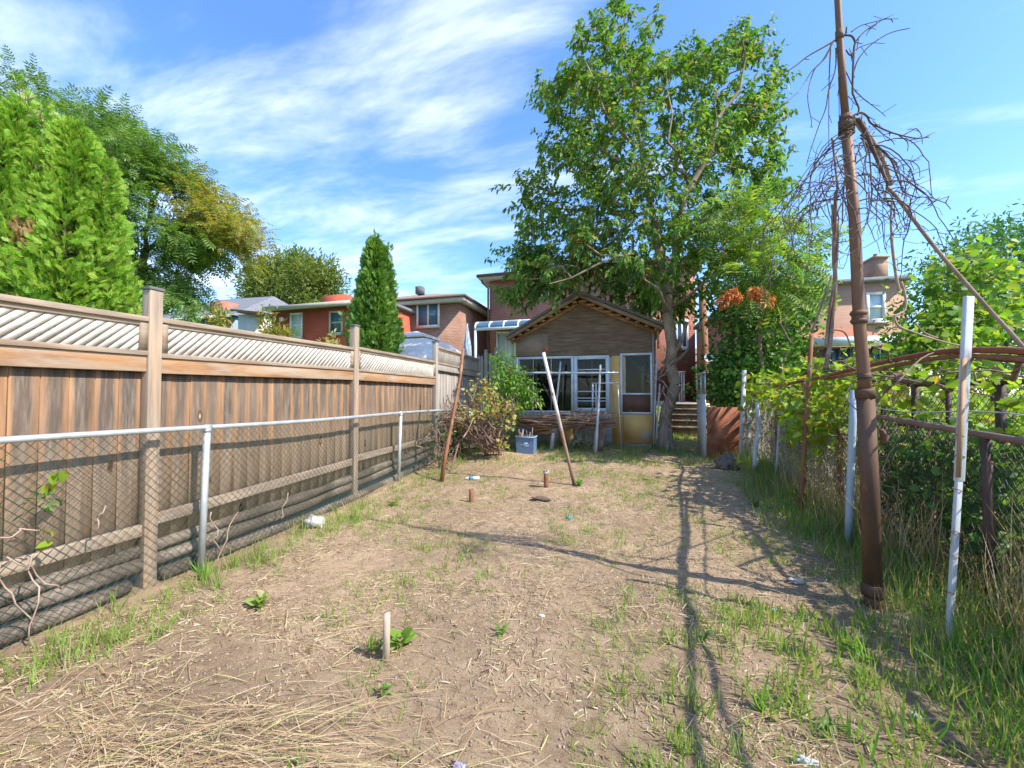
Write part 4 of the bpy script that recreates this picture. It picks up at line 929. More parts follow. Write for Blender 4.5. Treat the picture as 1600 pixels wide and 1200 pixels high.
def cedar(name, lab, cat, cx_px, d, top_py, width_px, base_z, leafm, group, n, L_, tops=None, ragged=.15, brown=0, lean=0):
    top = at(cx_px, top_py, d); zt = top.z; x0, y0 = top.x, top.y; H = zt-base_z; Rr = width_px/2*d/F
    t_ = thing(name, lab, cat, (x0, y0, base_z), group)
    b = MB(); b.tube([(x0, y0, base_z-.1), (x0+.02, y0, base_z+H*.5), (x0, y0, zt-.15)], [.09, .055, .012], 8)
    nstem = 5
    stems = []
    for k in range(nstem):
        a = 2*math.pi*k/nstem+.6; e = Vector((x0+math.cos(a)*Rr*.45, y0+math.sin(a)*Rr*.45, base_z+H*random.uniform(.78, .93))); b.tube([(x0+.05*math.cos(a), y0+.05*math.sin(a), base_z+.1), (x0+math.cos(a)*Rr*.35, y0+math.sin(a)*Rr*.35, base_z+H*.45), e], [.06, .035, .01], 6); stems.append(e)
    P = []; O = []
    for c_, h_, r_ in [((x0, y0), H, Rr)] + [((e.x, e.y), e.z-base_z, Rr*.62) for e in stems]:
        m_ = int(n*(.5 if r_ == Rr else .5/nstem)); u = rng.random(m_)**.8; z = base_z+.05*H+u*h_*.95; f = np.clip(1-u, 0, 1)**.55*(1+.0*u); f = np.minimum(f*1.15, 1)*(.86+.14*np.sin(np.clip(u*3.0, 0, 1.57)+.5))
        a = rng.random(m_)*2*np.pi; lump = np.array([noise.noise((math.cos(t)*1.6, math.sin(t)*1.6, q*1.5+cx_px))+1.0*noise.noise((math.cos(t)*5, math.sin(t)*5, q*3.2+cx_px)) for t, q in zip(a, z)])
        rr = r_*f*(1+ragged*1.5*lump)*rng.uniform(.55, 1.0, m_); z = z+.25*ragged*lump
        P.append(np.stack([c_[0]+np.cos(a)*rr, c_[1]+np.sin(a)*rr, z], -1)); O.append(np.stack([np.cos(a), np.sin(a), np.full(m_, 1.0)], -1))
    P = np.concatenate(P); O = np.concatenate(O); 
    bb = MB()
    for i in range(0, len(P), 9):
        q = P[i]; bb.tube([(x0+(q[0]-x0)*.1, y0+(q[1]-y0)*.1, q[2]-.25), (q[0], q[1], q[2])], [.012, .004], 3, caps=False)
    b.v, b.f, b.uv = b.v, b.f, b.uv
    n0 = len(b.v); b.v += bb.v; b.uv += bb.uv; b.f += [tuple(i+n0 for i in f_) for f_ in bb.f]
    b.build('trunk', M['darkbark'], t_)
    D = O*np.array([.75, .75, .8]) + rng.normal(size=P.shape)*.42
    side = np.cross(O, np.array([0, 0, 1.])) ; Nn = side*np.sign(rng.normal(size=(len(P), 1))) + rng.normal(size=P.shape)*.35
    Ls = L_*rng.uniform(.6, 1.25, len(P))
    if brown:
        lm = np.array([noise.noise((p[0]*1.9+3, p[1]*1.9, p[2]*1.7)) for p in P]); k = lm > brown
        if k.sum() > 10: stamp('browned_foliage', CED[0], CED[1], P[k], D[k], Nn[k], Ls[k], M['cedarbrown'], t_)
        P, D, Nn, Ls = P[~k], D[~k], Nn[~k], Ls[~k]
    stamp('crown', CED[0], CED[1], P, D, Nn, Ls, leafm, t_); return t_
cedar('cedar_tree', 'bright green bushy cedar right of its leafier neighbour behind the nearest lattice panel', 'tree', 118, 5.4, 206, 170, 0, M['cedarleaf'], 'bright cedars behind the near fence', 26000, .125, brown=.66, ragged=.34)
cedar('cedar_tree', 'bright green bushy cedar cut by the left edge of the photo behind the fence', 'tree', 22, 5.2, 176, 190, 0, M['cedarleaf'], 'bright cedars behind the near fence', 26000, .125, brown=.64, ragged=.34)
ctr = [o for o in bpy.data.objects if o.name.startswith('cedar_tree')]
for t_, lst in ((ctr[1], ((30, 205, 33, 118), (40, 200, 42, 150), (18, 200, 12, 150), (66, 190, 60, 170))), (ctr[0], ((88, 250, 90, 176), (110, 250, 112, 205), (130, 260, 124, 210)))):
    for (xa, ya, xb, yb) in lst:
        d_ = 5.25 if t_ is ctr[1] else 5.35; a_ = at(xa, ya, d_); c_ = at(xb, yb, d_); b = MB(); b.tube(wob(a_, c_, 7, .04), [.012, .011, .01, .008, .007, .005, .003], 5)
        for k in range(7):
            q = a_.lerp(c_, .3+.1*k); b.tube([q, q+Vector((random.uniform(-.1, .1), random.uniform(-.1, .1), random.uniform(.03, .14)))], [.005, .002], 4)
        b.build('leading_shoot', M['paletwig'], t_)
        fol('shoot_leaves', [a_.lerp(c_, u) for u in np.linspace(0, .9, 9)], 5, .05, CED, .11, M['cedarleaf'], t_, up=1.2)
cedar('column_cedar', 'narrow dark green column cedar behind the second and third fence posts', 'tree', 587, 9.9, 378, 80, .3, M['cedardark'], None, 14000, .15, ragged=.42)

cc_ = [o for o in bpy.data.objects if o.name.startswith('column_cedar')][0]
cb_ = MB(); sp_pts = []
for (xa, ya, xb, yb) in ((588, 420, 587, 372), (600, 425, 607, 388), (578, 430, 574, 412), (596, 410, 597, 392)):
    a_ = at(xa, ya, 9.9); c_ = at(xb, yb, 9.9); cb_.tube([a_, c_], [.012, .004], 4); sp_pts += [a_.lerp(c_, u) for u in np.linspace(0, 1, 14)]
cb_.parts('leading_shoot', M['darkbark'], cc_); fol('shoot_leaves', sp_pts, 10, .055, CED, .12, M['cedardark'], cc_, up=1.1)
# far round tree behind the red house
fp = [(388,452),(392,425),(410,412),(430,418),(445,405),(470,402),(480,410),(500,410),(515,420),(522,440),(518,462),(540,470),(555,490),(500,495),(430,490),(400,500),(385,480)]
ft = volume(fp, 34, 3.5, 900, clumps=190, crad=.4); q = at(455, 640, 34)
tree('round_tree', 'round olive green tree rising behind the low red brick house', 'tree', (q.x, q.y, 1.1), [([(q.x, q.y, 1), at(452, 500, 34), at(450, 460, 34), at(448, 425, 34)], .3, .08), ([at(450, 480, 34), at(480, 450, 34), at(500, 430, 34)], .14, .04), ([at(450, 480, 34), at(420, 450, 33), at(405, 430, 33)], .14, .04)], ft,
     [(ft, 26, .36, OV, .34, M['fargreen'], dict(out_c=np.array(at(455, 450, 34)), outw=.5, up=.1))], M['darkbark'], None, .012)

# ================================================================ houses behind
M['redbrick'] = brickmat('red_brick', (.58,.09,.035), (.46,.07,.03), (.46,.15,.09))
M['brownbrick'] = brickmat('brown_brick', (.33,.145,.08), (.23,.095,.055), (.38,.29,.23))
M['mainbrick'] = brickmat('main_house_brick', (.46,.14,.075), (.35,.10,.055), (.40,.27,.21))
M['tanside'] = mat('tan_cladding', (.40,.235,.155), (.34,.195,.13), 2, (1,1,8), .85, .2)
M['roofbrown'] = mat('brown_shingles', (.30,.225,.165), (.22,.16,.12), 6, (1,1,1), .95, .6, c3=(.38,.29,.21), s3=3)
M['rooforange'] = mat('reddish_roof_edge', (.46,.19,.10), (.33,.13,.07), 5)
M['roofgrey'] = mat('grey_shingles', (.20,.205,.22), (.15,.15,.16), 6, rough=.95, bmp=.5)
M['fascia'] = mat('pale_soffit', (.52,.46,.40), (.44,.39,.34), 4, bmp=.1)
M['fasciabrown'] = mat('brown_gutter', (.17,.085,.06), (.12,.07,.05), 4, bmp=.1)
M['bluewall'] = mat('blue_grey_siding', (.27,.36,.47), (.23,.31,.41), 3, (1,1,9), .8, .2)
M['whitewall'] = mat('white_shed_wall', (.74,.73,.70), (.62,.61,.58), 3, bmp=.1)
M['canvas'] = mat('cream_canopy_cloth', (.80,.73,.66), (.74,.66,.60), 2, bmp=.1)
def sash(t_, xa, xb, za, zb_, y, fm, gm, wd=.07, kind='v', extra=None, dp=.06):
    b = MB(); b.box(xa, xa+wd, y-dp, y+.02, za, zb_); b.box(xb-wd, xb, y-dp, y+.02, za, zb_); b.box(xa+wd, xb-wd, y-dp, y+.02, zb_-wd, zb_); b.box(xa+wd, xb-wd, y-dp, y+.02, za, za+wd)
    if kind == 'v': b.box((xa+xb)/2-wd*.4, (xa+xb)/2+wd*.4, y-dp+.01, y+.02, za+wd, zb_-wd)
    if kind == 'h': b.box(xa+wd, xb-wd, y-dp+.01, y+.02, (za+zb_)/2-wd*.4, (za+zb_)/2+wd*.4)
    w_ = b.build('window', fm, t_)
    b = MB(); b.box(xa+wd*.5, xb-wd*.5, y-.004, y+.012, za+wd*.5, zb_-wd*.5); b.build('pane', gm, w_)
    b = MB(); b.box(xa-.05, xb+.05, y-dp-.05, y-.004, za-.07, za-.002); b.build('sill', M['fascia'], w_); return w_
# brown hip-roofed house
HY = 18.0; xr = onY(718, 500, HY).x; xl = xr-9.0; ez = onY(723, 460, HY).z; hb = thing('brick_house', 'brown brick house with low hipped roof and sliding window behind the white canopy', 'house', ((xl+xr)/2, HY, 1.1))
b = MB(); b.box(xl, xr, HY, HY+9, .9, ez-.18); b.build('wall', M['brownbrick'], hb)
b = MB(); e = .45; z = ez-.1; cxm = (xl+xr)/2; A = [(xl-e, HY-e, z), (xr+e, HY-e, z), (xr+e, HY+9+e, z), (xl-e, HY+9+e, z)]; rt = onY(668, 447, HY+2.8).z; T0 = (xr-3.6, HY+4.5, rt); T1 = (xl+3.6, HY+4.5, rt)
b.poly([A[0], A[1], T0, T1]); b.poly([A[1], A[2], T0]); b.poly([A[2], A[3], T1, T0]); b.poly([A[3], A[0], T1]); b.poly([(x, y, z-.0) for x, y, z in A[::-1]]); rf = b.build('roof', M['roofbrown'], hb)
b = MB()
for (p0, p1) in ((A[0], A[1]), (A[1], A[2])): b.beam(Vector(p0)-Vector((0,0,.055)), Vector(p1)-Vector((0,0,.055)), .08, .10)
b.parts('gutter', M['fasciabrown'], rf)
b = MB(); b.box(xl-e+.05, xr+e-.05, HY-e+.05, HY, z-.30, z-.11); b.box(xr, xr+e-.05, HY, HY+9, z-.30, z-.11); b.parts('soffit', M['fascia'], rf)
b = MB(); q = onY(655, 449, HY+2.5); b.box(q.x-.2, q.x+.2, q.y-.1, q.y+.3, q.z-.4, q.z+.05); b.build('roof_vent', M['cap'], rf)
sash(hb, onY(651.5, 490, HY).x, onY(687, 490, HY).x, onY(669, 511, HY).z, onY(669, 470, HY).z, HY, M['white'], M['blueglass'], .09)
# low red brick house
RY = 15.5; x0 = onY(425, 500, RY).x; x1 = onY(600, 500, RY).x; ez = onY(430, 485, RY).z; hr = thing('brick_house', 'low flat-roofed red brick house with two windows seen over the lattice fence', 'house', ((x0+x1)/2, RY, 1.1))
b = MB(); b.box(x0, x1, RY, RY+8, .9, ez-.05); b.build('wall', M['redbrick'], hr)
b = MB(); b.box(x0-.2, x1+.2, RY-.35, RY+8.2, ez-.05, ez+.10); b.build('roof', M['roofgrey'], hr)
b = MB(); b.box(x0-.2, x1+.2, RY-.40, RY-.352, ez-.10, ez+.12); b.build('fascia', M['fascia'], hr)
ch = MB(); q0 = onY(503, 470, RY+3); q1 = onY(540, 470, RY+3); ch.box(q0.x, q1.x, RY+3, RY+4, ez, onY(520, 461, RY+3).z); ch.build('chimney', M['redbrick'], hr)
for (a, c, d, e_) in ((454, 473, 489, 528), (515, 536, 486, 522)):
    sash(hr, onY(a, 500, RY).x, onY(c, 500, RY).x, onY((a+c)/2, e_, RY).z, onY((a+c)/2, d, RY).z, RY, M['white'] if a < 500 else M['fascia'], M['curtain'] if a < 500 else M['blueglass'], .08, 'h')
b = MB(); q = onY(443, 499, RY); b.box(q.x-.12, q.x+.08, RY-.15, RY, q.z-.1, q.z+.08); b.build('wall_lamp', M['white'], hr)
# main tall brick house behind the shed
MY = 19.0; x0 = onY(765, 500, MY).x; x1 = onY(1086, 500, MY).x; ez = onY(765, 436, MY).z; hm = thing('brick_house', 'tall two-storey reddish brick house behind the shed and the big tree', 'house', ((x0+x1)/2, MY, 1.15))
b = MB(); b.box(x0, x1, MY, MY+10, .9, ez); b.build('wall', M['mainbrick'], hm)
e = .5; A = [(x0-e, MY-e, ez+.12), (x1+e, MY-e, ez+.12), (x1+e, MY+10+e, ez+.12), (x0-e, MY+10+e, ez+.12)]; rt = ez+1.9; T1 = (x0+4.5, MY+5, rt); T0 = (x1-4.5, MY+5, rt)
b = MB(); b.poly([A[0], A[1], T0, T1]); b.poly([A[1], A[2], T0]); b.poly([A[2], A[3], T1, T0]); b.poly([A[3], A[0], T1]); b.poly(A[::-1]); rf = b.build('roof', M['rooforange'], hm)
b = MB(); b.beam(Vector(A[0])-Vector((0,0,.06)), Vector(A[1])-Vector((0,0,.06)), .1, .11); b.beam(Vector(A[3])-Vector((0,0,.06)), Vector(A[0])-Vector((0,0,.06)), .1, .11); b.parts('gutter', M['fasciabrown'], rf)
b = MB(); b.box(x0-e+.06, x1+e-.06, MY-e+.06, MY-.002, ez-.12, ez+.06); b.box(x0-e+.06, x0-.002, MY, MY+10, ez-.12, ez+.06); b.parts('soffit', M['fascia'], rf)
q0 = onY(889, 400, MY+1.2); q1 = onY(918, 400, MY+1.2); zt = onY(900, 366, MY+1.2).z; b = MB(); b.box(q0.x, q1.x, q0.y, q0.y+.9, ez+.3, zt); b.box(q0.x-.06, q1.x+.06, q0.y-.05, q0.y+.95, zt, zt+.15); c_ = b.build('chimney', M['redbrick'], hm)
q = onY(912, 360, MY+1.5); b = MB(); b.lathe((q.x, q.y, zt+.15), [(.12, 0), (.12, .35), (.22, .40), (.22, .50), (.14, .55), (.24, .60), (.20, .72), (.04, .78)], 16); b.build('flue_cap', M['galv'], c_)
b = MB(); b.tube([(x0-.32, MY-.4, ez-.02), (x0-.3, MY-.3, ez-.25), (x0-.05, MY-.08, ez-.5), (x0-.05, MY-.08, 1.2)], .05, 8); b.build('downpipe', M['fasciabrown'], hm)
for (a, c, d, e_) in ((838, 878, 426, 462), (955, 1005, 414, 452), (1055, 1075, 500, 545)):
    sash(hm, onY(a, 500, MY).x, onY(c, 500, MY).x, onY((a+c)/2, e_, MY).z, onY((a+c)/2, d, MY).z, MY, M['white'], M['blueglass'], .09)
q = (onY(776, 500, MY).x, onY(806, 500, MY).x, onY(790, 572, MY).z, onY(790, 518, MY).z)
dr = sash(hm, *q, MY, M['white'], M['curtain'], .09)
# glazed awning against the main house
awn = thing('glazed_awning', 'curved white-framed glass awning with slim posts on the brick house', 'awning', (onY(742, 600, MY-2.5).x, MY-2.5, 1.15))
AW0, AW1 = 742, 872
pts = []
for k in range(6):
    a = k/5*math.pi/2; pts.append((MY-2.6+.35*(1-math.sin(a)) if False else MY-2.6+.45*(1-math.cos(a)), math.sin(a)*.45))
ywall = MY-.05; zf = onY(760, 514, MY-2.6).z; xa = onY(742, 512, MY-2.6).x; xb = onY(880, 512, MY-2.6).x
prof = [(MY-2.6, zf), (MY-2.58, zf+.16), (MY-2.45, zf+.30), (MY-2.2, zf+.38), (ywall, zf+.62)]
b = MB()
n = 6
for k in range(n+1):
    x = xa+(xb-xa)*k/n; b.tube([(x, y, z) for y, z in prof], .045, 6)
b.beam((xa, MY-2.6, zf), (xb, MY-2.6, zf), .09, .11); b.tube([(xa, MY-2.2, zf+.38), (xb, MY-2.2, zf+.38)], .04, 6); b.build('frame', M['white'], awn)
b = MB()
for k in range(n):
    xk0 = xa+(xb-xa)*k/n+.05; xk1 = xa+(xb-xa)*(k+1)/n-.05
    for j in range(len(prof)-1): b.quad((xk0, prof[j][0], prof[j][1]), (xk1, prof[j][0], prof[j][1]), (xk1, prof[j+1][0], prof[j+1][1]), (xk0, prof[j+1][0], prof[j+1][1]))
b.build('glazing', M['blueglass'], awn)
for x in (xa+.03, xa+(xb-xa)*.62):
    b = MB(); b.box(x-.05, x+.05, MY-2.65, MY-2.55, 1.0, zf-.056); b.build('post', M['white'], awn)
# parasol, gazebo
q = onY(730, 585, 13.5); pr = thing('closed_parasol', 'closed blue and cream striped parasol beside the brown brick house', 'parasol', (q.x, q.y, 1.15)); zt = onY(730, 508, 13.5).z
b = MB(); b.lathe((q.x, q.y, zt-1.25), [(.10, 0), (.17, .12), (.15, .45), (.10, .8), (.05, 1.1), (.012, 1.22)], 12); b.build('canopy', mat('striped_cloth', (.16,.28,.40), (.62,.56,.52), 3.0, (9,9,.2), lo=.47, hi=.53, bmp=.2), pr)
b = MB(); b.tube([(q.x, q.y, 1.1), (q.x, q.y, zt+.05)], .02, 8); b.build('pole', M['white'], pr)
gz0 = at(650, 640, 12.0); gaz = thing('garden_canopy', 'white cloth garden canopy with small vented top behind the third fence post', 'gazebo', (gz0.x, gz0.y, .8))
zt = at(650, 517, 12.0).z; zv = at(650, 527, 12).z; ze = at(650, 534, 12).z; zlow = at(650, 575, 12).z; cx_, cy_ = gz0.x, gz0.y
def ring4(r, z): return [(cx_-r, cy_-r, z), (cx_+r, cy_-r, z), (cx_+r, cy_+r, z), (cx_-r, cy_+r, z)]
def pyr(b, lv):
    for (r0, z0), (r1, z1) in zip(lv[:-1], lv[1:]):
        a = ring4(r0, z0); c = ring4(r1, z1)
        for k in range(4): k2 = (k+1) % 4; b.quad(a[k], a[k2], c[k2], c[k])
b = MB(); pyr(b, [(.56, zv-.06), (.57, zv), (.30, zv+.10), (.02, zt)]); b.build('vent_top', M['canvas'], gaz)
b = MB(); pyr(b, [(1.50, zlow-.10), (1.50, zlow+.16), (.80, ze-.03), (.50, zv-.10)]); b.build('canopy', M['canvas'], gaz)
for sx_ in (-1, 1):
    for sy_ in (-1, 1): b = MB(); b.box(cx_+sx_*1.42-.03, cx_+sx_*1.42+.03, cy_+sy_*1.42-.03, cy_+sy_*1.42+.03, 0, zlow+.1); b.build('post', M['cap'], gaz)
# grey-roofed blue-grey house, its chimney, and white shed
GY = 17.0; x0 = onY(255, 500, GY).x; x1 = onY(368, 500, GY).x; z1 = onY(330, 494, GY).z; hg = thing('bungalow', 'blue-grey bungalow with dark grey roof and brick chimney over the lattice', 'house', ((x0+x1)/2, GY, 1.1))
b = MB(); b.box(x0-2, x1, GY, GY+9, .9, z1-.1); b.build('wall', M['bluewall'], hg)
za = z1-.1; zr = onY(265, 470, GY+3).z+.25
b = MB(); b.poly([(x0-2.3, GY-.4, za), (x1+.2, GY-.4, za), (x1-2.2, GY+4.5, zr-.1), (x0-1.8, GY+4.5, zr)]); b.poly([(x1+.2, GY-.4, za), (x1+.2, GY+9.4, za), (x1-2.2, GY+4.5, zr-.1)]); b.poly([(x1+.2, GY+9.4, za), (x0-2.3, GY+9.4, za), (x0-1.8, GY+4.5, zr), (x1-2.2, GY+4.5, zr-.1)]); b.poly([(x0-2.3, GY-.4, za), (x0-1.8, GY+4.5, zr), (x0-2.3, GY+9.4, za)]); rf = b.build('roof', M['roofgrey'], hg)
b = MB(); b.box(x0-2.3, x1+.2, GY-.46, GY-.402, za-.14, za+.02); b.parts('gutter', M['white'], rf)
b = MB(); q0 = onY(328, 480, GY+1); q1 = onY(350, 480, GY+1); b.box(q0.x, q1.x, q0.y, q0.y+1.0, za-.3, onY(340, 471, GY+1).z); b.build('chimney', M['mainbrick'], rf)
x0 = onY(372, 500, 16).x; x1 = onY(413, 500, 16).x; zt = onY(390, 489, 16).z; ws = thing('white_outbuilding', 'small white-walled outbuilding with dark sloping roof beside the red house', 'shed', ((x0+x1)/2, 16, 1.1))
b = MB(); b.box(x0, x1, 16, 19, .9, zt-.05); b.build('wall', M['whitewall'], ws)
b = MB(); b.poly([(x0-.3, 15.8, zt+.12), (x1+.15, 15.8, zt-.2), (x1+.15, 19.2, zt-.2), (x0-.3, 19.2, zt+.12)]); b.poly([(x0-.3, 15.8, zt+.24), (x0-.3, 19.2, zt+.24), (x1+.15, 19.2, zt-.06), (x1+.15, 15.8, zt-.06)]); b.quad((x0-.3, 15.8, zt+.12), (x0-.3, 15.8, zt+.24), (x1+.15, 15.8, zt-.06), (x1+.15, 15.8, zt-.2)); b.build('roof', M['fasciabrown'], ws)
# thin garden shrubs peeking over the fence
for i, (px, py, wd, ht, d, mm, lab) in enumerate(((297, 508, 18, 30, 8, 'locust', 'thin leafy shoots peeking over the lattice in front of the bungalow'), (345, 505, 14, 24, 9, 'locustgold', 'pale yellow-green shoots in front of the bungalow chimney'), (419, 520, 16, 44, 9, 'locustgold', 'sparse yellowing shrub between white outbuilding and red house'), (440, 535, 30, 24, 9, 'locustgold', 'low reddish-yellow shrub below the left window of the red house'), (518, 548, 14, 30, 9, 'autumn', 'small shrub tip beside the second fence post top'))):
    poly = [(px-wd/2, py+20), (px-wd*.4, py-ht*.5), (px, py-ht), (px+wd*.4, py-ht*.5), (px+wd/2, py+20)]
    tp = volume(poly, d, .25, 60, clumps=22, crad=.06); q = at(px, 640, d); tree('garden_shrub', lab, 'shrub', (q.x, q.y, .2), [([(q.x, q.y, .1), at(px, py+20, d), at(px, py-ht*.6, d)], .02, .006)], tp, [(tp, 7, .07, OV, .10, M[mm], dict(up=.2))], M['darkbark'], 'garden shrubs behind the lattice', .002)

# ---- right side houses
TYY = 17.0; x0 = onY(1165, 500, TYY).x; x1 = onY(1418, 500, TYY).x; ez = onY(1418, 437, TYY).z; ht = thing('clad_house', 'flat-roofed tan clad house with chimney seen between the iron pipe and the vines', 'house', ((x0+x1)/2, TYY, 1.1))
b = MB(); b.box(x0, x1, TYY, TYY+9, .9, ez); b.build('wall', M['tanside'], ht)
b = MB(); b.box(x0-.15, x1+.15, TYY-.15, TYY+9.1, ez, ez+.14); b.build('roof', M['roofgrey'], ht)
b = MB(); q0 = onY(1365, 430, TYY+.5); q1 = onY(1388, 430, TYY+.5); zt = onY(1376, 403, TYY+.5).z; b.box(q0.x, q1.x, q0.y, q0.y+.7, ez+.14, zt); b.box(q0.x-.04, q1.x+.04, q0.y-.04, q0.y+.74, zt, zt+.07); c_ = b.build('chimney', M['tanside'], ht)
b = MB(); b.lathe(((q0.x+q1.x)/2, q0.y+.3, zt+.07), [(.08, 0), (.085, .05), (.06, .08), (.06, .15), (.075, .17)], 12); b.build('chimney_pot', M['rooforange'], c_)
sash(ht, onY(1352, 480, TYY).x, onY(1383, 480, TYY).x, onY(1367, 503, TYY).z, onY(1367, 457, TYY).z, TYY, M['white'], M['curtain'], .10, 'h')
pz = onY(1300, 530, TYY-2.5).z; xa = onY(1270, 530, TYY-2.5).x; xb = onY(1400, 530, TYY-2.5).x
b = MB(); b.poly([(xa, TYY-2.5, pz), (xb, TYY-2.5, pz), (xb, TYY, pz+.7), (xa, TYY, pz+.7)]); b.poly([(xa, TYY-2.5, pz-.04), (xa, TYY, pz+.66), (xb, TYY, pz+.66), (xb, TYY-2.5, pz-.04)]); pr_ = b.build('porch_roof', M['rooforange'], ht)
b = MB(); b.box(xa, xb, TYY-2.6, TYY-2.502, pz-.22, pz+.05); b.build('porch_fascia', M['white'], pr_)
b = MB(); b.box(xa+.2, xb-.2, TYY-2.3, TYY-.01, .9, pz-.3); b.build('porch_wall', M['mainbrick'], ht)
for (a, c) in ((1287, 1312), (1315, 1340), (1362, 1385)):
    sash(ht, onY(a, 560, TYY-2.3).x, onY(c, 560, TYY-2.3).x, onY(1300, 590, TYY-2.3).z, onY(1300, 543, TYY-2.3).z, TYY-2.3, M['cap'], M['blueglass'], .05)
# distant house at the end of the lane
DY = 38.0; x0 = onY(1050, 560, DY).x; x1 = onY(1180, 560, DY).x; ez = onY(1080, 566, DY).z; hd = thing('distant_house', 'distant pinkish brick house at the end of the lane right of the tree trunk', 'house', ((x0+x1)/2, DY, 1.1))
b = MB(); b.box(x0, x1, DY, DY+9, .8, ez); b.build('wall', M['mainbrick'], hd)
zr = onY(1080, 541, DY+3).z; b = MB(); b.poly([(x0-.4, DY-.5, ez), (x1+.4, DY-.5, ez), (x1+.4, DY+5, zr), (x0-.4, DY+5, zr)]); b.poly([(x0-.4, DY+5, zr), (x1+.4, DY+5, zr), (x1+.4, DY+9.5, ez), (x0-.4, DY+9.5, ez)]); b.build('roof', M['roofbrown'], hd)
sash(hd, onY(1067, 575, DY).x, onY(1092, 575, DY).x, onY(1080, 580, DY).z, onY(1080, 569, DY).z, DY, M['white'], M['curtain'], .12)
LY = 27.0; poly = [(1062, 632), (1060, 600), (1070, 588), (1085, 585), (1095, 600), (1098, 632)]
tp = volume(poly, 27, .8, 150, clumps=40, crad=.14); q = at(1078, 632, 27); tree('round_bush', 'green bush at the far end of the lane beyond the wooden steps', 'bush', (q.x, q.y, 1.1), [([(q.x, q.y, 1), at(1078, 605, 27)], .05, .02)], tp, [(tp, 12, .15, OV, .14, M['weed'], dict(up=.1))], M['darkbark'])
q = at(1083, 622, 24); b = MB(); b.lathe((q.x, q.y, 1.15), [(.16, 0), (.22, .05), (.28, .55), (.30, .6), (.24, .62)], 16); o = b.build('planter', M['cap'], None, loc=(q.x, q.y, 1.15)); tag(o, 'dark planter on the terrace at the end of the lane', 'planter')
# railing and timber steps up to the terrace
rl = thing('white_railing', 'short white railing on the terrace left of the far bush', 'railing', tuple(at(1067, 632, 15)))
for px in (1062, 1065.5, 1069): 
    p0 = at(px, 628, 15); b = MB(); b.box(p0.x-.025, p0.x+.025, p0.y-.025, p0.y+.025, 1.1, at(px, 582, 15).z); b.build('baluster', M['white'], rl)
b = MB(); b.beam(at(1060, 581, 15), at(1071, 581, 15), .06, .06); b.build('handrail', M['white'], rl)
stp = thing('timber_steps', 'dark timber steps climbing to the terrace behind the big tree', 'steps', tuple(onY(1078, 700, 12)))
for k in range(5):
    y0 = 11.8+.42*k; x0 = onY(1050, 650, y0).x; x1 = onY(1102, 650, y0).x; z1 = .43+.155*(k+1)
    b = MB(); b.box(x0, x1, y0, y0+.45, z1-.28, z1-.035); st_ = b.build('riser', M['darkbark'], stp)
    b = MB(); b.box(x0, x1, y0-.03, y0+.42, z1-.033, z1); b.build('tread', M['log'] if k < 4 else M['palewood'], st_, bevel=.004)
b = MB(); b.box(onY(1040, 650, 13.9).x, onY(1110, 650, 13.9).x, 13.95, 22, .9, 1.2); o = b.build('terrace', mat('pale_terrace', (.52,.45,.34), (.42,.36,.27), 3), None, loc=(3, 14, 1)); o['kind'] = 'structure'
# utility pole, brick wall with dish
p0 = onY(1101, 640, 14.6); b = MB(); b.tube([(p0.x, p0.y, .9), (p0.x, p0.y, 3.2), (p0.x-.02, p0.y, onY(1100, 440, 14.6).z)], [.15, .14, .12], 14); o = b.build('utility_pole', mat('pole_wood', (.36,.17,.085), (.24,.11,.06), 4, (5,5,.5)), None, loc=(p0.x, p0.y, 1)); tag(smooth_tube(o), 'brown wooden utility pole rising behind the rust red gate into the leaves', 'utility pole')
NY = 15.2; x0 = onY(1105, 600, NY).x; x1 = x0+3.0; nh = thing('brick_outbuilding', 'red brick side building mostly hidden by climbers behind the gate', 'house', ((x0+x1)/2, NY, 1.1)); b = MB(); b.box(x0, x1, NY, NY+2.0, .9, onY(1120, 500, NY).z); b.build('wall', M['mainbrick'], nh)
b = MB(); zt = onY(1120, 500, NY).z; b.box(x0-.1, x1+.1, NY-.15, NY+2.1, zt, zt+.12); b.build('roof', M['roofgrey'], nh)
q = onY(1109, 558, 14.0); ds = thing('satellite_dish', 'small pale satellite dish mounted beside the wooden utility pole', 'satellite dish', tuple(q))
b = MB(); n = 20; r_ = .16; dv = Vector((-.25, -1, .25)).normalized(); sa = dv.orthogonal().normalized(); sb = dv.cross(sa)
rg = [[q + (sa*math.cos(2*math.pi*j/n)+sb*math.sin(2*math.pi*j/n))*r_*u - dv*.05*(1-u*u) for j in range(n)] for u in (.25, .6, 1.0)]
for i in range(2):
    for j in range(n): b.quad(rg[i][j], rg[i][(j+1) % n], rg[i+1][(j+1) % n], rg[i+1][j])
b.poly(rg[0]); b.build('dish', M['plastic'], ds)
b = MB(); b.tube([q-dv*.06, q-dv*.25, q-dv*.3+Vector((0,0,-.3))], .018, 8); b.tube([q+Vector((0,0,-.12)), q+dv*.18], .008, 6); b.build('arm', M['cap'], ds)
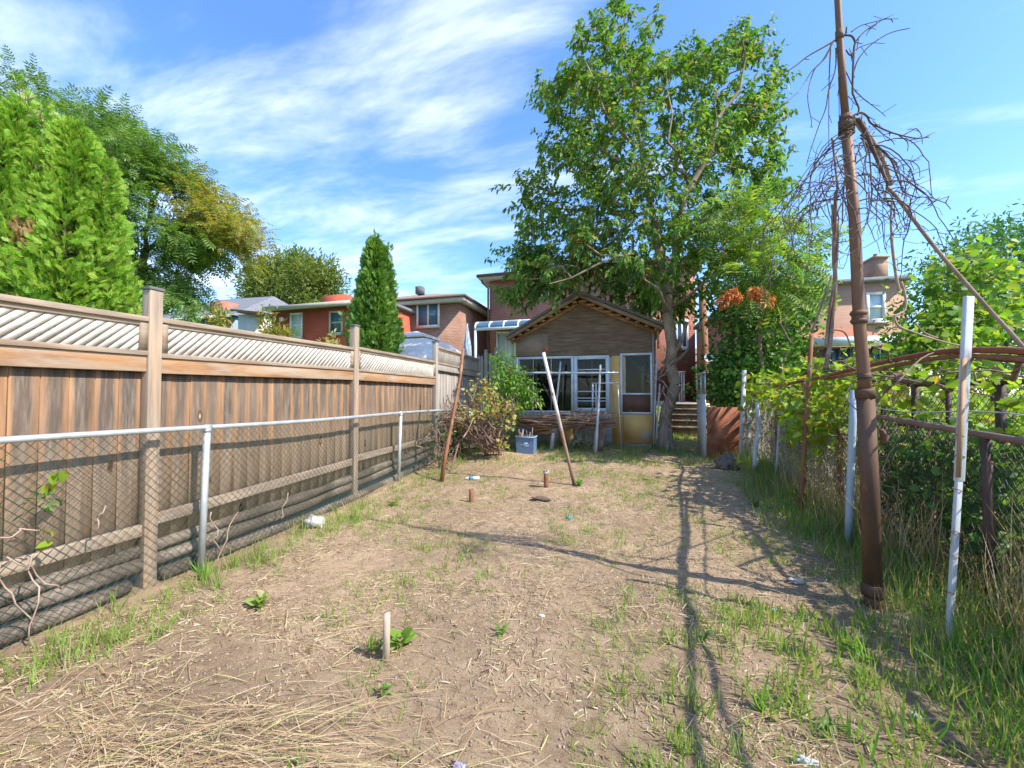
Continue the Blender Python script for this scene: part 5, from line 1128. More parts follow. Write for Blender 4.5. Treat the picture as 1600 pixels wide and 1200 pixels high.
# ================================================================ gate and right-hand boundary
gt = thing('metal_gate', 'rust red sheet metal gate with pale metal edge panel right of the lane', 'gate', tuple(G(1108, 722)))
g0 = G(1098, 716); d0 = (g0-CAMP).dot(FWD)
A = at(1090, 712, d0+.55); B = at(1101, 722, d0); 
b = MB(); zt = at(1103, 616, d0).z; za = at(1090, 616, d0+.6).z; A2 = Vector((at(1090, 650, d0+.6).x, at(1090, 650, d0+.6).y, 0)); B2 = Vector((at(1102.5, 650, d0).x, at(1102.5, 650, d0).y, 0))
def slab(b, P0, P1, z0, z1, th=.02):
    d = (P1-P0).normalized(); n = Vector((-d.y, d.x, 0)); return b.obox((P0+P1)/2+Vector((0,0,(z0+z1)/2)), d, n, (0,0,1), (P1-P0).length/2, th/2, (z1-z0)/2)
slab(b, A2, B2, .18, zt).build('pale_panel', mat('pale_sheet_metal', (.50,.52,.53), (.62,.60,.56), 4, rough=.5, metal=.2), gt)
b = MB(); zf = at(1103, 583, d0).z
for f in (0, .5, 1.0): q = A2.lerp(B2, f); b.tube([q+Vector((0,0,zt)), q+Vector((0,0,zf+.0))], .014, 6)
b.tube([A2+Vector((0,0,zf)), B2+Vector((0,0,zf+.02))], .02, 6); b.build('upper_frame', M['galv'], gt)
chain_mesh(A2, B2, lambda t: zt, lambda t: zf, .06, .0022).build('frame_mesh', M['greywire'], gt)
C2 = Vector((at(1156, 650, d0-.15).x, at(1156, 650, d0-.15).y, 0)); b = MB(); slab(b, B2+Vector((.02, 0, 0)), C2, .1, at(1125, 636, d0).z, .025).build('rusty_sheet', M['rustred'], gt)
b = MB(); b.beam(B2.lerp(C2, .08)+Vector((0,-.03,.75)), B2.lerp(C2, .5)+Vector((0,-.03,1.25)), .02, .03); b.build('brace', M['rust'], gt)

# near chain-link fence with brown rail
RX = 2.42
rf_ = thing('chain_link_fence', 'rusty chain-link fence with brown top rail overgrown along the right side', 'fence', (RX, 5, 0))
rp = [1.55, 3.53, 5.45, 7.4, 9.3]
rzt = lambda y: (1.20+.075*(y-3.2)/1.5) if y < 4.8 else 1.28+.03*(y-4.8)
b = MB(); b.tube([(RX+.01*math.sin(y*3), y, rzt(y)) for y in np.linspace(-1, 4.85, 16)], .026, 10); smooth_tube(b.build('top_rail', mat('brown_rail', (.20,.115,.085), (.29,.18,.14), 6, rough=.6, bmp=.3), rf_))
for i, y in enumerate(rp):
    b = MB(); g_ = float(gzz(RX, y)); b.tube([(RX, y, g_-.05), (RX, y, rzt(y)-.01)], .028, 10); b.build('post', M['darkiron'] if i < 2 else M['rust'], rf_)
chain_mesh((RX+.03, -1.0, 0), (RX+.03, 5.2, 0), lambda t: .06, lambda t: rzt(t-1.0), .062, .0032, 3, .015).build('wire_mesh', M['darkwire'], rf_)
chain_mesh((RX+.03, 5.2, 0), (RX-.1, 9.3, 0), lambda t: .15+.03*t, lambda t: 1.30+.05*t, .062, .0042, 3, .03).build('far_wire_mesh', M['greywire'], rf_)
b = MB(); b.tube([(RX, y, 1.36+.02*math.sin(y*4)) for y in np.linspace(-.5, 5.2, 20)], .005, 5); b.build('tension_wire', M['galv'], rf_)
# neighbour's iron fence
ix = 3.05; iff = thing('iron_fence', 'dark iron fence with wire mesh in the neighbouring garden behind the right-hand vines', 'fence', (ix, 5, 0))
b = MB(); b.tube([(ix, y, 1.60) for y in (1.5, 3, 5.4)], .022, 8); b.tube([(ix, y, 1.15) for y in (1.5, 3, 6)], .015, 8); b.parts('rail', M['darkiron'], iff)
for y in (2.5, 3.4, 4.3, 4.85, 5.3, 5.85, 6.6, 7.4): b = MB(); b.tube([(ix, y, .05), (ix, y, 1.60)], .034 if y in (4.3, 5.3) else .022, 8); b.build('post', M['darkiron'], iff)
chain_mesh((ix+.03, 1.5, 0), (ix+.03, 7.4, 0), lambda t: .1, lambda t: 1.58, .075, .0028).build('wire_mesh', M['darkwire'], iff)

# ---- tall cast iron pipe
pd = (G(1365, 948)-CAMP).dot(FWD)
PB = G(1365, 948); P_ = lambda px, py, dd=0: at(px, py, pd+dd)
ip = thing('iron_pipe', 'tall brown cast iron pipe of stepped sections standing in the soil on the right', 'pipe', tuple(PB))
b = MB(); b.tube([PB-Vector((0,0,.05)), P_(1364, 925)], [0.0515, 0.0515], 20); b.tube([P_(1364.5, 930), P_(1364, 924), P_(1364, 916), P_(1363.7, 911)], [0.0624, 0.0679, 0.0679, 0.0538], 20)
b.tube([P_(1364, 918), P_(1359, 760), P_(1352, 618)], [0.0546, 0.0523, 0.0515], 20); b.build('base_section', M['iron'], ip)
b = MB(); b.tube([P_(1352, 622), P_(1351.5, 611), P_(1351, 607)], [0.0562, 0.0577, 0.0515], 20); b.build('socket', M['iron'], ip)
b = MB(); b.tube([P_(1351, 612), P_(1350, 585), P_(1343, 510), P_(1335, 340), P_(1322, 200)], [0.0374, 0.0359, 0.0351, 0.0328, 0.0304], 18); smooth_tube(b.build('middle_section', M['ironlight'], ip))
b = MB()
for (y0, x) in ((505, 1342.5), (493, 1341.8)): b.tube([P_(x, y0), P_(x-.1, y0-3.5), P_(x-.3, y0-7)], [0.0437, 0.0515, 0.0437], 20)
b.tube([P_(1342.6, 506), P_(1341.5, 485)], 0.0413, 20); b.tube([P_(1350.5, 592), P_(1350, 583)], 0.0390, 20); b.parts('collar', M['iron'], ip)
b = MB(); b.tube([P_(1323, 205), P_(1321, 180)], [0.0390, 0.0367], 16); b.tube([P_(1322.5, 200), P_(1322, 190)], [0.0452, 0.0452], 16); b.tube([P_(1312, 62), P_(1311.5, 48)], [0.0242, 0.0242], 14); b.parts('coupling', M['iron'], ip)
b = MB(); b.tube([P_(1321, 185), P_(1314, 90), P_(1309, 0), P_(1304, -110)], [0.0234, 0.0211, 0.0195, 0.0179], 14); smooth_tube(b.build('upper_section', M['ironlight'], ip))
b = MB(); b.tube([P_(1377, 672), P_(1383, 682, .02), P_(1380, 694)], [0.0156, 0.0234, 0.0156], 8); b.build('hook', M['iron'], ip)
b = MB()
for k in range(3): 
    yy = 590+random.uniform(-3, 3); rr = .042; pts_ = [P_(1350.5, yy) + RIGHT*rr*math.cos(a)+FWD*rr*math.sin(a)+Vector((0,0,.004*k)) for a in np.linspace(0, 6.4, 18)]; b.tube(pts_, .003, 4)
for k in range(9):
    yy = 187+k*3; rr = .045; pts_ = [P_(1323, yy+random.uniform(-3, 3)) + RIGHT*rr*math.cos(a)+FWD*rr*math.sin(a)+Vector((0,0,random.uniform(-.012, .012))) for a in np.linspace(0, 6.4, 18)]; b.tube(pts_, .004, 4)
b.parts('wire_binding', M['deadvine'], ip)
# brown diagonal pole from the pipe
pole('diagonal_pole', 'brown pole slanting down to the right from the tangled top of the iron pipe', 'pole', P_(1386, 292, -.02), at(1625, 575, 2.2), .0115, .0095, mat('slanting_pole_bark', (.20,.125,.095), (.32,.21,.16), 9, (1,1,1), bmp=.5), 8, n=16, amp=.03)
# ---- dead vine tangle
vn = thing('dead_vine', 'bare dead vine with hanging tangled branches wound round the iron pipe', 'vine', tuple(PB))
def polyv(pts, r0, r1, k=5, sm=4, dd=0.0):
    P = [P_(x, y, dd+(z if z else 0)) for x, y, z in [(p + (0,))[:3] if len(p) == 2 else p for p in pts]]; out_ = []
    for i in range(len(P)-1):
        a = P[max(i-1, 0)]; b_ = P[i]; c = P[i+1]; d = P[min(i+2, len(P)-1)]
        for j in range(sm):
            t = j/sm; out_.append(.5*((2*b_)+(c-a)*t+(2*a-5*b_+4*c-d)*t*t+(-a+3*b_-3*c+d)*t**3))
    out_.append(P[-1]); return out_, list(np.linspace(r0, r1, len(out_)))
strands = [
 ([(1310,60),(1290,72),(1262,88),(1240,105),(1218,118)], .007, .003), ([(1303,64),(1285,95),(1268,112),(1250,140),(1228,160)], .005, .002),
 ([(1300,66),(1290,90),(1272,110),(1262,150),(1268,190),(1266,200)], .005, .002), ([(1298,72),(1296,110),(1295,160),(1295,230)], .005, .002),
 ([(1306,75),(1306,100),(1303,118)], .005, .003), ([(1303,118),(1295,140),(1290,170),(1280,195),(1265,240),(1260,260)], .005, .002),
 ([(1310,120),(1311,160),(1311,200)], .003, .002), ([(1322,52),(1323,42)], .006, .005),
 ([(1318,55),(1330,56),(1336,66),(1334,80),(1332,140),(1334,150),(1338,160),(1342,170),(1340,180)], .007, .006),
 ([(1336,66),(1350,50),(1372,35),(1382,30),(1392,30),(1395,35)], .005, .0025), ([(1330,50),(1345,40),(1370,33),(1385,28)], .004, .002),
 ([(1332,120),(1340,95),(1355,75),(1375,60),(1395,50),(1422,44)], .005, .003), ([(1334,80),(1345,73),(1366,66)], .004, .002),
 ([(1322,78),(1328,86),(1334,80)], .005, .005), ([(1336,142),(1350,155),(1370,170),(1384,182)], .004, .002),
 ([(1325,150),(1333,160),(1330,172)], .003, .002), ([(1322,112),(1330,130),(1336,142)], .004, .003),
 ([(1335,180),(1345,176),(1355,182),(1360,192),(1372,198),(1390,206),(1410,212),(1432,216),(1452,214)], .008, .004),
 ([(1410,212),(1425,204),(1432,201),(1440,212),(1441,225)], .004, .002), ([(1405,212),(1418,222),(1418,236)], .004, .002),
 ([(1360,192),(1380,210),(1392,218),(1398,226)], .004, .002), ([(1345,210),(1362,222),(1385,240),(1395,255),(1400,270),(1408,290),(1412,300),(1432,308),(1446,308),(1458,315)], .008, .003),
 ([(1396,258),(1410,250),(1425,252),(1436,262),(1437,276)], .004, .002), ([(1340,185),(1352,205),(1362,230),(1375,260),(1388,290)], .016, .010),
 ([(1345,215),(1356,230),(1360,260),(1362,300),(1360,320)], .007, .003), ([(1350,190),(1356,215),(1360,240)], .005, .003)]
b = MB()
for pts, r0, r1 in strands:
    o_, rr = polyv(pts, r0, r1); b.tube(o_, rr, 5)
    for k in range(2, len(o_)-1):
        if random.random() < .22: d_ = Vector((random.uniform(-1, 1), random.uniform(-.5, .5), random.uniform(-1, .5))).normalized()*random.uniform(.03, .09); b.tube([o_[k], o_[k]+d_], [rr[k]*.7, .002], 4)
def hang(px, py, r, L_, spread, n=9, sgn=None):
    s = sgn if sgn is not None else random.choice((-1, 1)); p = P_(px, py, random.uniform(-.25, .25)); v = Vector((s*random.uniform(.3, 1)*spread, random.uniform(-.5, .5)*spread, random.uniform(-.2, .6))); pts = [p.copy()]
    for i in range(n):
        v = v + Vector((random.gauss(0, .25), random.gauss(0, .2), -.30+random.gauss(0, .12))); v.normalize(); p = p+v*L_/n; pts.append(p.copy())
        if random.random() < .35 and i > 1:
            d_ = Vector((random.uniform(-1, 1), random.uniform(-.6, .6), random.uniform(-.9, .6))).normalized()*random.uniform(.05, .22); b.tube(wob(p, p+d_, 5, .05), [r*.6, r*.55, r*.45, r*.35, .0015], 4)
    b.tube(pts, list(np.linspace(r, .0022, len(pts))), 4)
for k in range(17): hang(random.gauss(1321, 6), random.uniform(195, 300), random.uniform(.0028, .0055), random.uniform(.4, 1.15), random.uniform(.7, 1.7), 12, -1)
for k in range(24): hang(random.uniform(1330, 1385), random.uniform(195, 320), random.uniform(.0028, .0055), random.uniform(.35, .75), random.uniform(.5, 1.0), 12, random.choice((1, 1, -1)))
for k in range(16): hang(random.uniform(1300, 1395), random.uniform(270, 330), random.uniform(.003, .006), random.uniform(.3, .9), .8, 10)
b.build('branch', M['deadvine'], vn)
b = MB()
for pts, r0, r1 in (([(1306,300),(1304,360),(1303,400),(1305,440),(1300,500),(1296,545),(1290,575)], .012, .016), ([(1300,320),(1308,370),(1305,430),(1297,480),(1290,540)], .010, .010), ([(1300,215),(1305,260),(1308,300),(1300,340),(1306,380)], .007, .007),
                    ([(1300,430),(1290,460),(1275,500),(1268,520)], .007, .009), ([(1310,300),(1290,320),(1265,330),(1240,350),(1215,380)], .004, .004), ([(1325,240),(1318,300),(1316,350)], .006, .004)):
    o_, rr = polyv(pts, r0, r1, dd=.1); b.tube(o_, rr, 6)
b.parts('old_stem', M['vinebark'], vn, True)
b = MB()
for pts, r0, r1 in (([(1337,185),(1345,200),(1360,215),(1372,235),(1385,262),(1392,290)], .017, .012), ([(1393,370),(1396,400),(1400,430),(1405,455)], .010, .009), ([(1395,300),(1392,340),(1394,375)], .006, .008), ([(1408,440),(1415,465),(1413,485),(1398,495),(1405,510),(1430,520),(1460,530),(1500,540),(1545,545)], .008, .006),
                    ([(1430,505),(1445,520),(1465,528)], .006, .005), ([(1300,515),(1320,520),(1330,545)], .006, .004), ([(1345,405),(1335,440),(1332,500)], .003, .003), ([(1400,600),(1440,560),(1480,545)], .006, .005), ([(1335,600),(1320,620),(1338,640)], .005, .004)):
    o_, rr = polyv(pts, r0, r1, dd=.05); b.tube(o_, rr, 6)
b.parts('pale_branch', M['paletwig'], vn, True)

# ---- white square post
wb = G(1479, 1008); wd_ = (wb-CAMP).dot(FWD); wp = thing('white_post', 'tall weathered white post tied with wire, nearest upright on the right', 'post', tuple(wb))
def wq(px, py): return at(px, py, wd_)
ua = RIGHT; ub = FWD
def angled(b, p0, p1, wA, wB, h0, h1):
    d = (p1-p0).normalized(); b.obox((p0+p1)/2, RIGHT, d.cross(RIGHT), d, wA, wB, (p1-p0).length/2)
b = MB(); angled(b, wb-Vector((0,0,.1)), wq(1498, 750), .017, .010, 0, 0); 
b.v = b.v; pst = b.build('shaft', M['whitepaint'], wp, bevel=.004)
b = MB(); angled(b, wq(1498.5, 752), wq(1513.5, 463), .024, .012, 0, 0); b.build('upper_shaft', M['whitepaint'], wp, bevel=.004)
b = MB(); pp0, pp1 = wq(1495.5, 745), wq(1505, 560); d = (pp1-pp0).normalized(); off = RIGHT*-.012 - FWD*.0165; b.obox((pp0+pp1)/2+off, RIGHT, d.cross(RIGHT), d, .013, .003, (pp1-pp0).length/2); b.build('tan_strip', M['tanstrip'], wp)
b = MB()
for (px, py) in ((1499.5, 712), (1498, 680), (1495, 765), (1491, 830), (1487, 868), (1483, 925)):
    c = wq(px, py); rr = .026; b.tube([c + RIGHT*rr*math.cos(a)+FWD*rr*.7*math.sin(a)+Vector((0,0,.006*math.sin(a*2))) for a in np.linspace(0, 6.3, 14)], .003, 4)
b.build('tie_wire', M['vinebark'], wp)
# ---- other uprights along the right
def GB(px, py): return G(px, py)
p0 = GB(1325, 850); pole('blue_grey_pole', 'slim blue-grey pole directly left of the brown iron pipe', 'pole', p0, at(1334, 610, (p0-CAMP).dot(FWD)), .032, .030, mat('blue_grey_paint', (.36,.45,.50), (.46,.50,.50), 5, rough=.5, c3=(.35,.25,.18), s3=6, l3=.62, h3=.7), 8)
p0 = GB(1250, 804); rp_ = pole('rust_pole', 'thin rust red pole with pale tip standing in the weeds left of the blue-grey pole', 'pole', p0, at(1268, 524, (p0-CAMP).dot(FWD)), .026, .022, M['rust'], 8)
q0 = at(1268, 530, (p0-CAMP).dot(FWD)); 
p0 = GB(1157, 722); dd_ = (p0-CAMP).dot(FWD); lw = thing('white_ladder_post', 'pair of white uprights with short rungs among the climbers next to the gate', 'posts', tuple(p0)); b = MB(); b.beam(p0, at(1163, 578, dd_), .07, .04, up=(0,1,0)); b.build('upright', M['whitepaint'], lw); b = MB(); b.beam(p0+RIGHT*.12, at(1172, 640, dd_), .04, .03, up=(0,1,0)); b.build('thin_upright', M['whitepaint'], lw)
for py in (638, 661, 683): b = MB(); b.beam(at(1159, py+3, dd_-.03), at(1173, py-2, dd_-.03), .03, .03); b.build('rung', M['palewood'], lw)
p0 = GB(1180, 738); pole('white_branch', 'knobbly white painted stake in the climbers right of the ladder-like uprights', 'stake', p0, at(1184, 628, (p0-CAMP).dot(FWD)), .045, .035, M['whitepaint'], 7, n=9, amp=.06)
p0 = GB(1212, 745); pole('thin_white_stake', 'thin pale stake leaning in the dry stems of the far right fence', 'stake', p0, at(1222, 608, (p0-CAMP).dot(FWD)), .02, .018, M['whitepaint'], 6, n=6, amp=.03)
p0 = at(1308, 790, 4.9); p0.z = 0.05; pole('brown_stake', 'dark brown fence stake behind the wire mesh left of the blue-grey pole', 'stake', p0, at(1307, 640, 4.9), .026, .022, M['darkiron'], 7)
# ---- trellis pipes
tr = thing('vine_trellis', 'rusty curved pipes of a grape trellis at head height on the right', 'trellis', (2.3, 4, 0))
def trel(pts, r_, n='pipe', m_=None, pre=()):
    P = [Vector(q) for q in pre] + [at(x, y, d) for x, y, d in pts]; out_ = []
    for i in range(len(P)-1):
        a = P[max(i-1, 0)]; b_ = P[i]; c = P[i+1]; d = P[min(i+2, len(P)-1)]
        for j in range(8): t = j/8; out_.append(.5*((2*b_)+(c-a)*t+(2*a-5*b_+4*c-d)*t*t+(-a+3*b_-3*c+d)*t**3))
    out_.append(P[-1]); b = MB(); b.tube(out_, r_, 8); return smooth_tube(b.build(n, m_ or M['rust'], tr))
trel([(1640, 548, 1.9), (1560, 547, 2.2), (1480, 549, 2.7), (1400, 562, 3.3), (1330, 578, 4.0), (1270, 592, 4.8), (1230, 600, 5.6), (1200, 606, 6.6)], .020, m_=M['rustred'], pre=((1.72, -1.2, 1.62), (1.80, .4, 1.66), (1.88, 1.6, 1.69)))
trel([(1640, 560, 1.9), (1560, 558, 2.2), (1480, 558, 2.7), (1400, 571, 3.3), (1340, 583, 3.9), (1290, 592, 4.6)], .016, pre=((2.05, -1.2, 1.60), (2.04, .4, 1.63), (2.03, 1.6, 1.66)))
for (x_, y_) in ((1.74, -1.0), (2.04, -1.0)): b = MB(); b.tube([(x_, y_, -.05), (x_, y_, 1.61)], .02, 8); b.build('upright', M['rust'], tr)
trel([(1640, 566, 2.1), (1560, 563, 2.4), (1500, 552, 2.9), (1450, 551, 3.3), (1400, 560, 3.8), (1330, 580, 4.6), (1260, 596, 5.6)], .009, m_=M['darkiron'])
trel([(1350, 583, pd), (1400, 590, pd+.3), (1440, 598, pd+.7)], .008, 'tie_rod', M['darkiron'])
for (px, d) in ((1256, 5.4), (1205, 7.0)):
    q = at(px, 600, d); b = MB(); b.tube([(q.x, q.y, -.05), (q.x, q.y, at(px, 590 if px < 1300 else 552, d).z)], .018, 8); b.build('upright', M['rust'], tr)
b = MB()
for k in range(22):
    y = random.uniform(2.2, 6); x = random.uniform(2.2, 3.1); b.tube(wob((x, y, 1.72+random.uniform(-.05, .08)), (x+random.uniform(-.5, .7), y+random.uniform(-.8, .8), 1.72+random.uniform(-.25, .2)), 8, .15), random.uniform(.004, .009), 5)
b.build('vine_stem', M['vinebark'], tr)

# ================================================================ greenery along the right
def tipsbox(x0, x1, y0, y1, z0, z1, n): return np.stack([rng.uniform(x0, x1, n), rng.uniform(y0, y1, n), rng.uniform(z0, z1, n)], -1)
def plant(name, lab, cat, loc, tips, stems, leafs, barkm, group=None, rt=.003):
    t_ = thing(name, lab, cat, loc, group)
    if stems: branches('stem', stems, tips, barkm, t_, rt, .35, .25, .8)
    for (nm, tp, per, cr, tm, L_, m_, kw) in leafs: fol(nm, tp, per, cr, tm, L_, m_, t_, **kw)
    return t_
# grape vine over the trellis
gv = [(2.3, 3.2), (2.5, 5.5)]
tp = np.concatenate([tipsbox(2.75, 3.35, 2.2, 6.5, 1.25, 1.8, 55), tipsbox(2.2, 2.75, 5.3, 8.2, 1.1, 1.75, 82), tipsbox(3.4, 4.8, 2.2, 6.4, .3, 1.35, 150), tipsbox(2.0, 2.5, 5.2, 6.6, .95, 1.35, 26)])
plant('grape_vine', 'bright yellow-green grape vine spreading over the rusty trellis pipes', 'vine', (2.7, 4.4, 0), tp, [([(2.7, 5.6, 0), (2.65, 5.5, .8), (2.7, 5.2, 1.6), (2.9, 3.6, 1.7), (3.0, 2.5, 1.7)], .03, .015), ([(2.7, 5.5, 1.3), (2.5, 6.3, 1.6), (2.4, 7.2, 1.6)], .02, .01)], [('leaves', tp, 11, .14, GR, .082, M['grape'], dict(droop=.35, nrm_up=.8, outw=.2))], M['vinebark'])
# darker climbers low on the near fence
tp = np.concatenate([tipsbox(2.5, 2.8, 3.6, 5.0, .15, 1.15, 115), tipsbox(2.6, 3.2, 1.4, 3.4, .1, .8, 60)])
plant('climber', 'dark green climber hanging on the chain-link behind the white post', 'climber', (2.55, 4.2, 0), tp, [([(2.6, 4.0, 0), (2.58, 4.1, .6), (2.6, 4.3, 1.2)], .02, .01), ([(2.6, 5.0, 0), (2.58, 5.0, .6), (2.6, 5.0, 1.2)], .02, .01), ([(2.9, 2.5, 0), (2.9, 2.5, .7)], .02, .01)], [('leaves', tp, 12, .09, HRT, .075, M['ivy'], dict(droop=.35, nrm_up=.5))], M['vinebark'])
# dry grey-brown stems in the far mesh
dv_ = thing('dry_climber', 'dry brown climber stems woven through the far wire mesh on the right', 'climber', (2.4, 7, 0))
b = MB()
for k in range(520):
    y = random.uniform(4.4, 8.8); x = 2.42 - .02*(y-5)+random.uniform(-.05, .1); z = random.uniform(.15, 1.1)
    b.tube(wob((x, y, z), (x+random.uniform(-.08, .08), y+random.uniform(-.35, .35), z+random.uniform(-.4, .55)), 6, .10), random.uniform(.002, .006), 3, caps=False)
b.build('stem', mat('dry_stems', (.52,.38,.28), (.34,.23,.17), 6, bmp=0, isl=.4), dv_)
tp = tipsbox(2.35, 2.6, 4.6, 8.8, .2, 1.2, 90); fol('dry_leaves', tp, 8, .1, OV, .06, M['autumn'], dv_, droop=.3)
# climber mass by the gate
poly = [(1108,445),(1150,430),(1200,440),(1250,455),(1262,500),(1250,560),(1240,600),(1215,620),(1205,660),(1185,690),(1160,712),(1140,700),(1128,640),(1112,600),(1115,560),(1120,520)]
tp = volume(poly, 8.4, .8, 560, clumps=120, crad=.16); q = at(1190, 640, 8.4)
plant('overgrown_climber', 'dense dark climber mass smothering the fence beside the rust red gate', 'climber', (q.x, q.y, .3), tp, [([(q.x, q.y, .2), at(1192, 570, 8.2), at(1190, 505, 8.2), at(1175, 470, 8.3)], .06, .02), ([at(1192, 570, 8.2), at(1215, 520, 8.4), at(1235, 480, 8.4)], .03, .01), ([(q.x-.5, q.y, .2), at(1150, 600, 8.4), at(1140, 520, 8.5)], .04, .015)], [('leaves', tp, 16, .14, HRT, .085, M['ivy'], dict(droop=.4, nrm_up=.5))], M['bark'])
# ailanthus with feathery fronds and orange seeds
sm = [(1080,345),(1130,330),(1190,310),(1240,300),(1262,330),(1290,350),(1296,380),(1275,400),(1290,430),(1270,450),(1240,455),(1180,450),(1130,440),(1100,420),(1085,390)]
tp = volume(sm, 7.9, .9, 100, clumps=55, crad=.18); tp2 = volume([(1175,400),(1235,390),(1260,420),(1260,450),(1230,470),(1170,460)], 7.0, .5, 34)
q = at(1192, 640, 7.6); am = thing('feathery_sapling', 'feathery-leaved sapling with drooping orange seed clusters right of the big tree', 'tree', (q.x, q.y, .3))
tpa = np.concatenate([tp, tp2])
branches('trunk', [([(q.x, q.y, .2), at(1192, 575, 7.6), at(1190, 500, 7.6), at(1180, 430, 7.7), at(1178, 370, 7.9)], .055, .02), ([at(1190, 500, 7.6), at(1160, 485, 7.4), at(1140, 478, 7.3)], .02, .01), ([at(1190, 480, 7.6), at(1230, 440, 7.4), at(1262, 400, 7.2), at(1268, 350, 7.2)], .03, .01), ([at(1225, 600, 7.3), at(1228, 480, 7.3), at(1240, 380, 7.2)], .025, .008)], tpa, M['bark'], am, .004, .4, .35, .6)
fol('crown', tpa, 5, .16, PIN, .42, leafmat('fresh_pinnate', [((.13,.25,.045), 5), ((.08,.18,.035), 4), ((.24,.34,.06), 3), ((.42,.40,.06), .8)], .45), am, np.array(at(1190, 430, 7.8)), droop=.35, outw=.7, nrm_up=1.2, flat=.6)
tps = np.array([at(px, py, 6.35) for px, py in ((1130, 470), (1140, 461), (1150, 464), (1147, 458), (1185, 460), (1192, 466), (1200, 470), (1180, 456))]); [fol('seed_cluster', tps[k_:k_+1], 90, .04, CH, .075, M['sumacred'], am, droop=.6) for k_ in range(len(tps))]
# right-hand shrubby tree and mixed greens
rs = [(1480,375),(1500,360),(1530,352),(1560,368),(1600,350),(1680,340),(1700,460),(1690,600),(1560,600),(1500,590),(1450,570),(1425,520),(1420,470),(1440,440),(1438,425),(1470,415)]
tp = volume(rs, 7.6, 1.3, 950, clumps=210, crad=.2); q = at(1560, 640, 7.6)
tree('leafy_shrub', 'tall dark leafy shrub behind the trellis at the right edge of the photo', 'shrub', (q.x, q.y, .1), [([(q.x, q.y, 0), at(1555, 560, 7.6), at(1540, 480, 7.6), at(1520, 420, 7.6)], .08, .02), ([at(1555, 560, 7.6), at(1600, 480, 7.4), at(1640, 420, 7.4)], .05, .02), ([at(1555, 560, 7.6), at(1490, 500, 7.8), at(1450, 460, 7.8)], .04, .015)], tp, [(tp, 15, .17, OV, .10, leafmat('shrub_leaves', [((.05,.14,.035), 5), ((.08,.20,.045), 4), ((.14,.27,.05), 2)], .38), dict(droop=.3, nrm_up=.7))], M['darkbark'], None, .004)
mg = [(1480,430),(1510,410),(1545,420),(1560,470),(1550,520),(1500,560),(1430,575),(1380,590),(1345,600),(1360,560),(1410,545),(1440,500),(1470,470)]
tp = volume(mg, 5.2, .6, 260, clumps=90, crad=.12); q = at(1480, 700, 5.2)
tree('leafy_bush', 'yellow-green bush rising behind the white post and trellis pipes', 'bush', (q.x, q.y, 0), [([(q.x, q.y, 0), at(1480, 600, 5.2), at(1490, 500, 5.2)], .03, .01), ([at(1480, 600, 5.2), at(1430, 560, 5.2)], .02, .01)], tp, [(tp, 10, .13, GR, .08, leafmat('bush_leaves', [((.26,.38,.05), 4), ((.14,.28,.04), 4), ((.40,.40,.06), 1.4), ((.08,.18,.03), 2)], .45), dict(droop=.35, nrm_up=.7))], M['vinebark'], None, .003)
# neighbouring garden greens seen through the fence
tp = tipsbox(3.6, 6.5, 3.2, 12, .1, 1.0, 420)
t_ = thing('garden_bed', 'mass of light green garden plants beyond the iron fence on the right', 'plants', (5, 7, 0)); t_['kind'] = 'stuff'
fol('leaves', tp, 12, .28, HRT, .16, M['grape'], t_, droop=.2); 
# autumn vine at the end of the silver-railed fence
poly = [(702,652),(725,640),(738,610),(750,594),(766,600),(782,622),(798,640),(792,655),(770,650),(745,655),(715,664)]
tp = np.concatenate([volume(poly, 7.9, .3, 88, clumps=40, crad=.07), volume([(762,655),(795,655),(790,700),(770,712)], 7.9, .15, 13), volume([(700,660),(745,655),(740,700),(705,715)], 7.9, .15, 8)]); q = G(782, 712)
up_ = [(775,560),(790,545),(800,560),(812,575),(822,600),(838,605),(836,625),(815,640),(795,650),(785,625),(778,600)]
tp2 = volume(up_, 8.3, .25, 130, clumps=45, crad=.08)
av = thing('climbing_vine', 'vine with yellowing and green leaves over the far end of the silver-railed fence', 'vine', tuple(q))
branches('stem', [([q, at(778, 690, 8.0), at(772, 670, 8.0), at(760, 650, 7.9), at(735, 640, 7.9)], .045, .015), ([at(772, 670, 8.0), at(790, 640, 8.1), at(800, 600, 8.3)], .03, .01), ([q+Vector((-.3, -.1, 0)), at(745, 690, 7.8), at(725, 660, 7.8)], .03, .01), ([G(700, 738), at(712, 700, 7.2), at(735, 655, 7.5)], .02, .012)], np.concatenate([tp, tp2]), M['vinebark'], av, .003, .35, .2, .9)
fol('yellow_leaves', tp, 6, .075, GR, .068, M['autumn'], av, droop=.3); fol('green_leaves', tp2, 11, .07, OV, .11, M['weed'], av, droop=.5)
b = MB()
for k in range(46):
    xa = random.uniform(760, 790); a_ = at(xa, random.uniform(690, 712), 7.9+random.uniform(-.15, .15)); c_ = at(xa+random.uniform(-75, 30), random.uniform(610, 675), 7.8+random.uniform(-.3, .3)); b.tube(wob(a_, c_, 9, .28), random.uniform(.006, .014), 5, caps=False)
for k in range(170):
    y = random.uniform(6.3, 8.6); z = random.uniform(.2, 1.2); x = -3.45+random.uniform(-.02, .25); b.tube(wob((x, y, z), (x+random.uniform(-.2, .3), y+random.uniform(-.5, .4), max(.15, z+random.uniform(-.55, .4))), 8, .14), random.uniform(.003, .010), 4, caps=False)
b.build('tangled_stem', M['vinebark'], av)
fol('low_leaves', tipsbox(-3.5, -3.2, 6.2, 8.6, .2, 1.0, 60), 8, .08, OV, .07, M['ivy'], av, droop=.3)

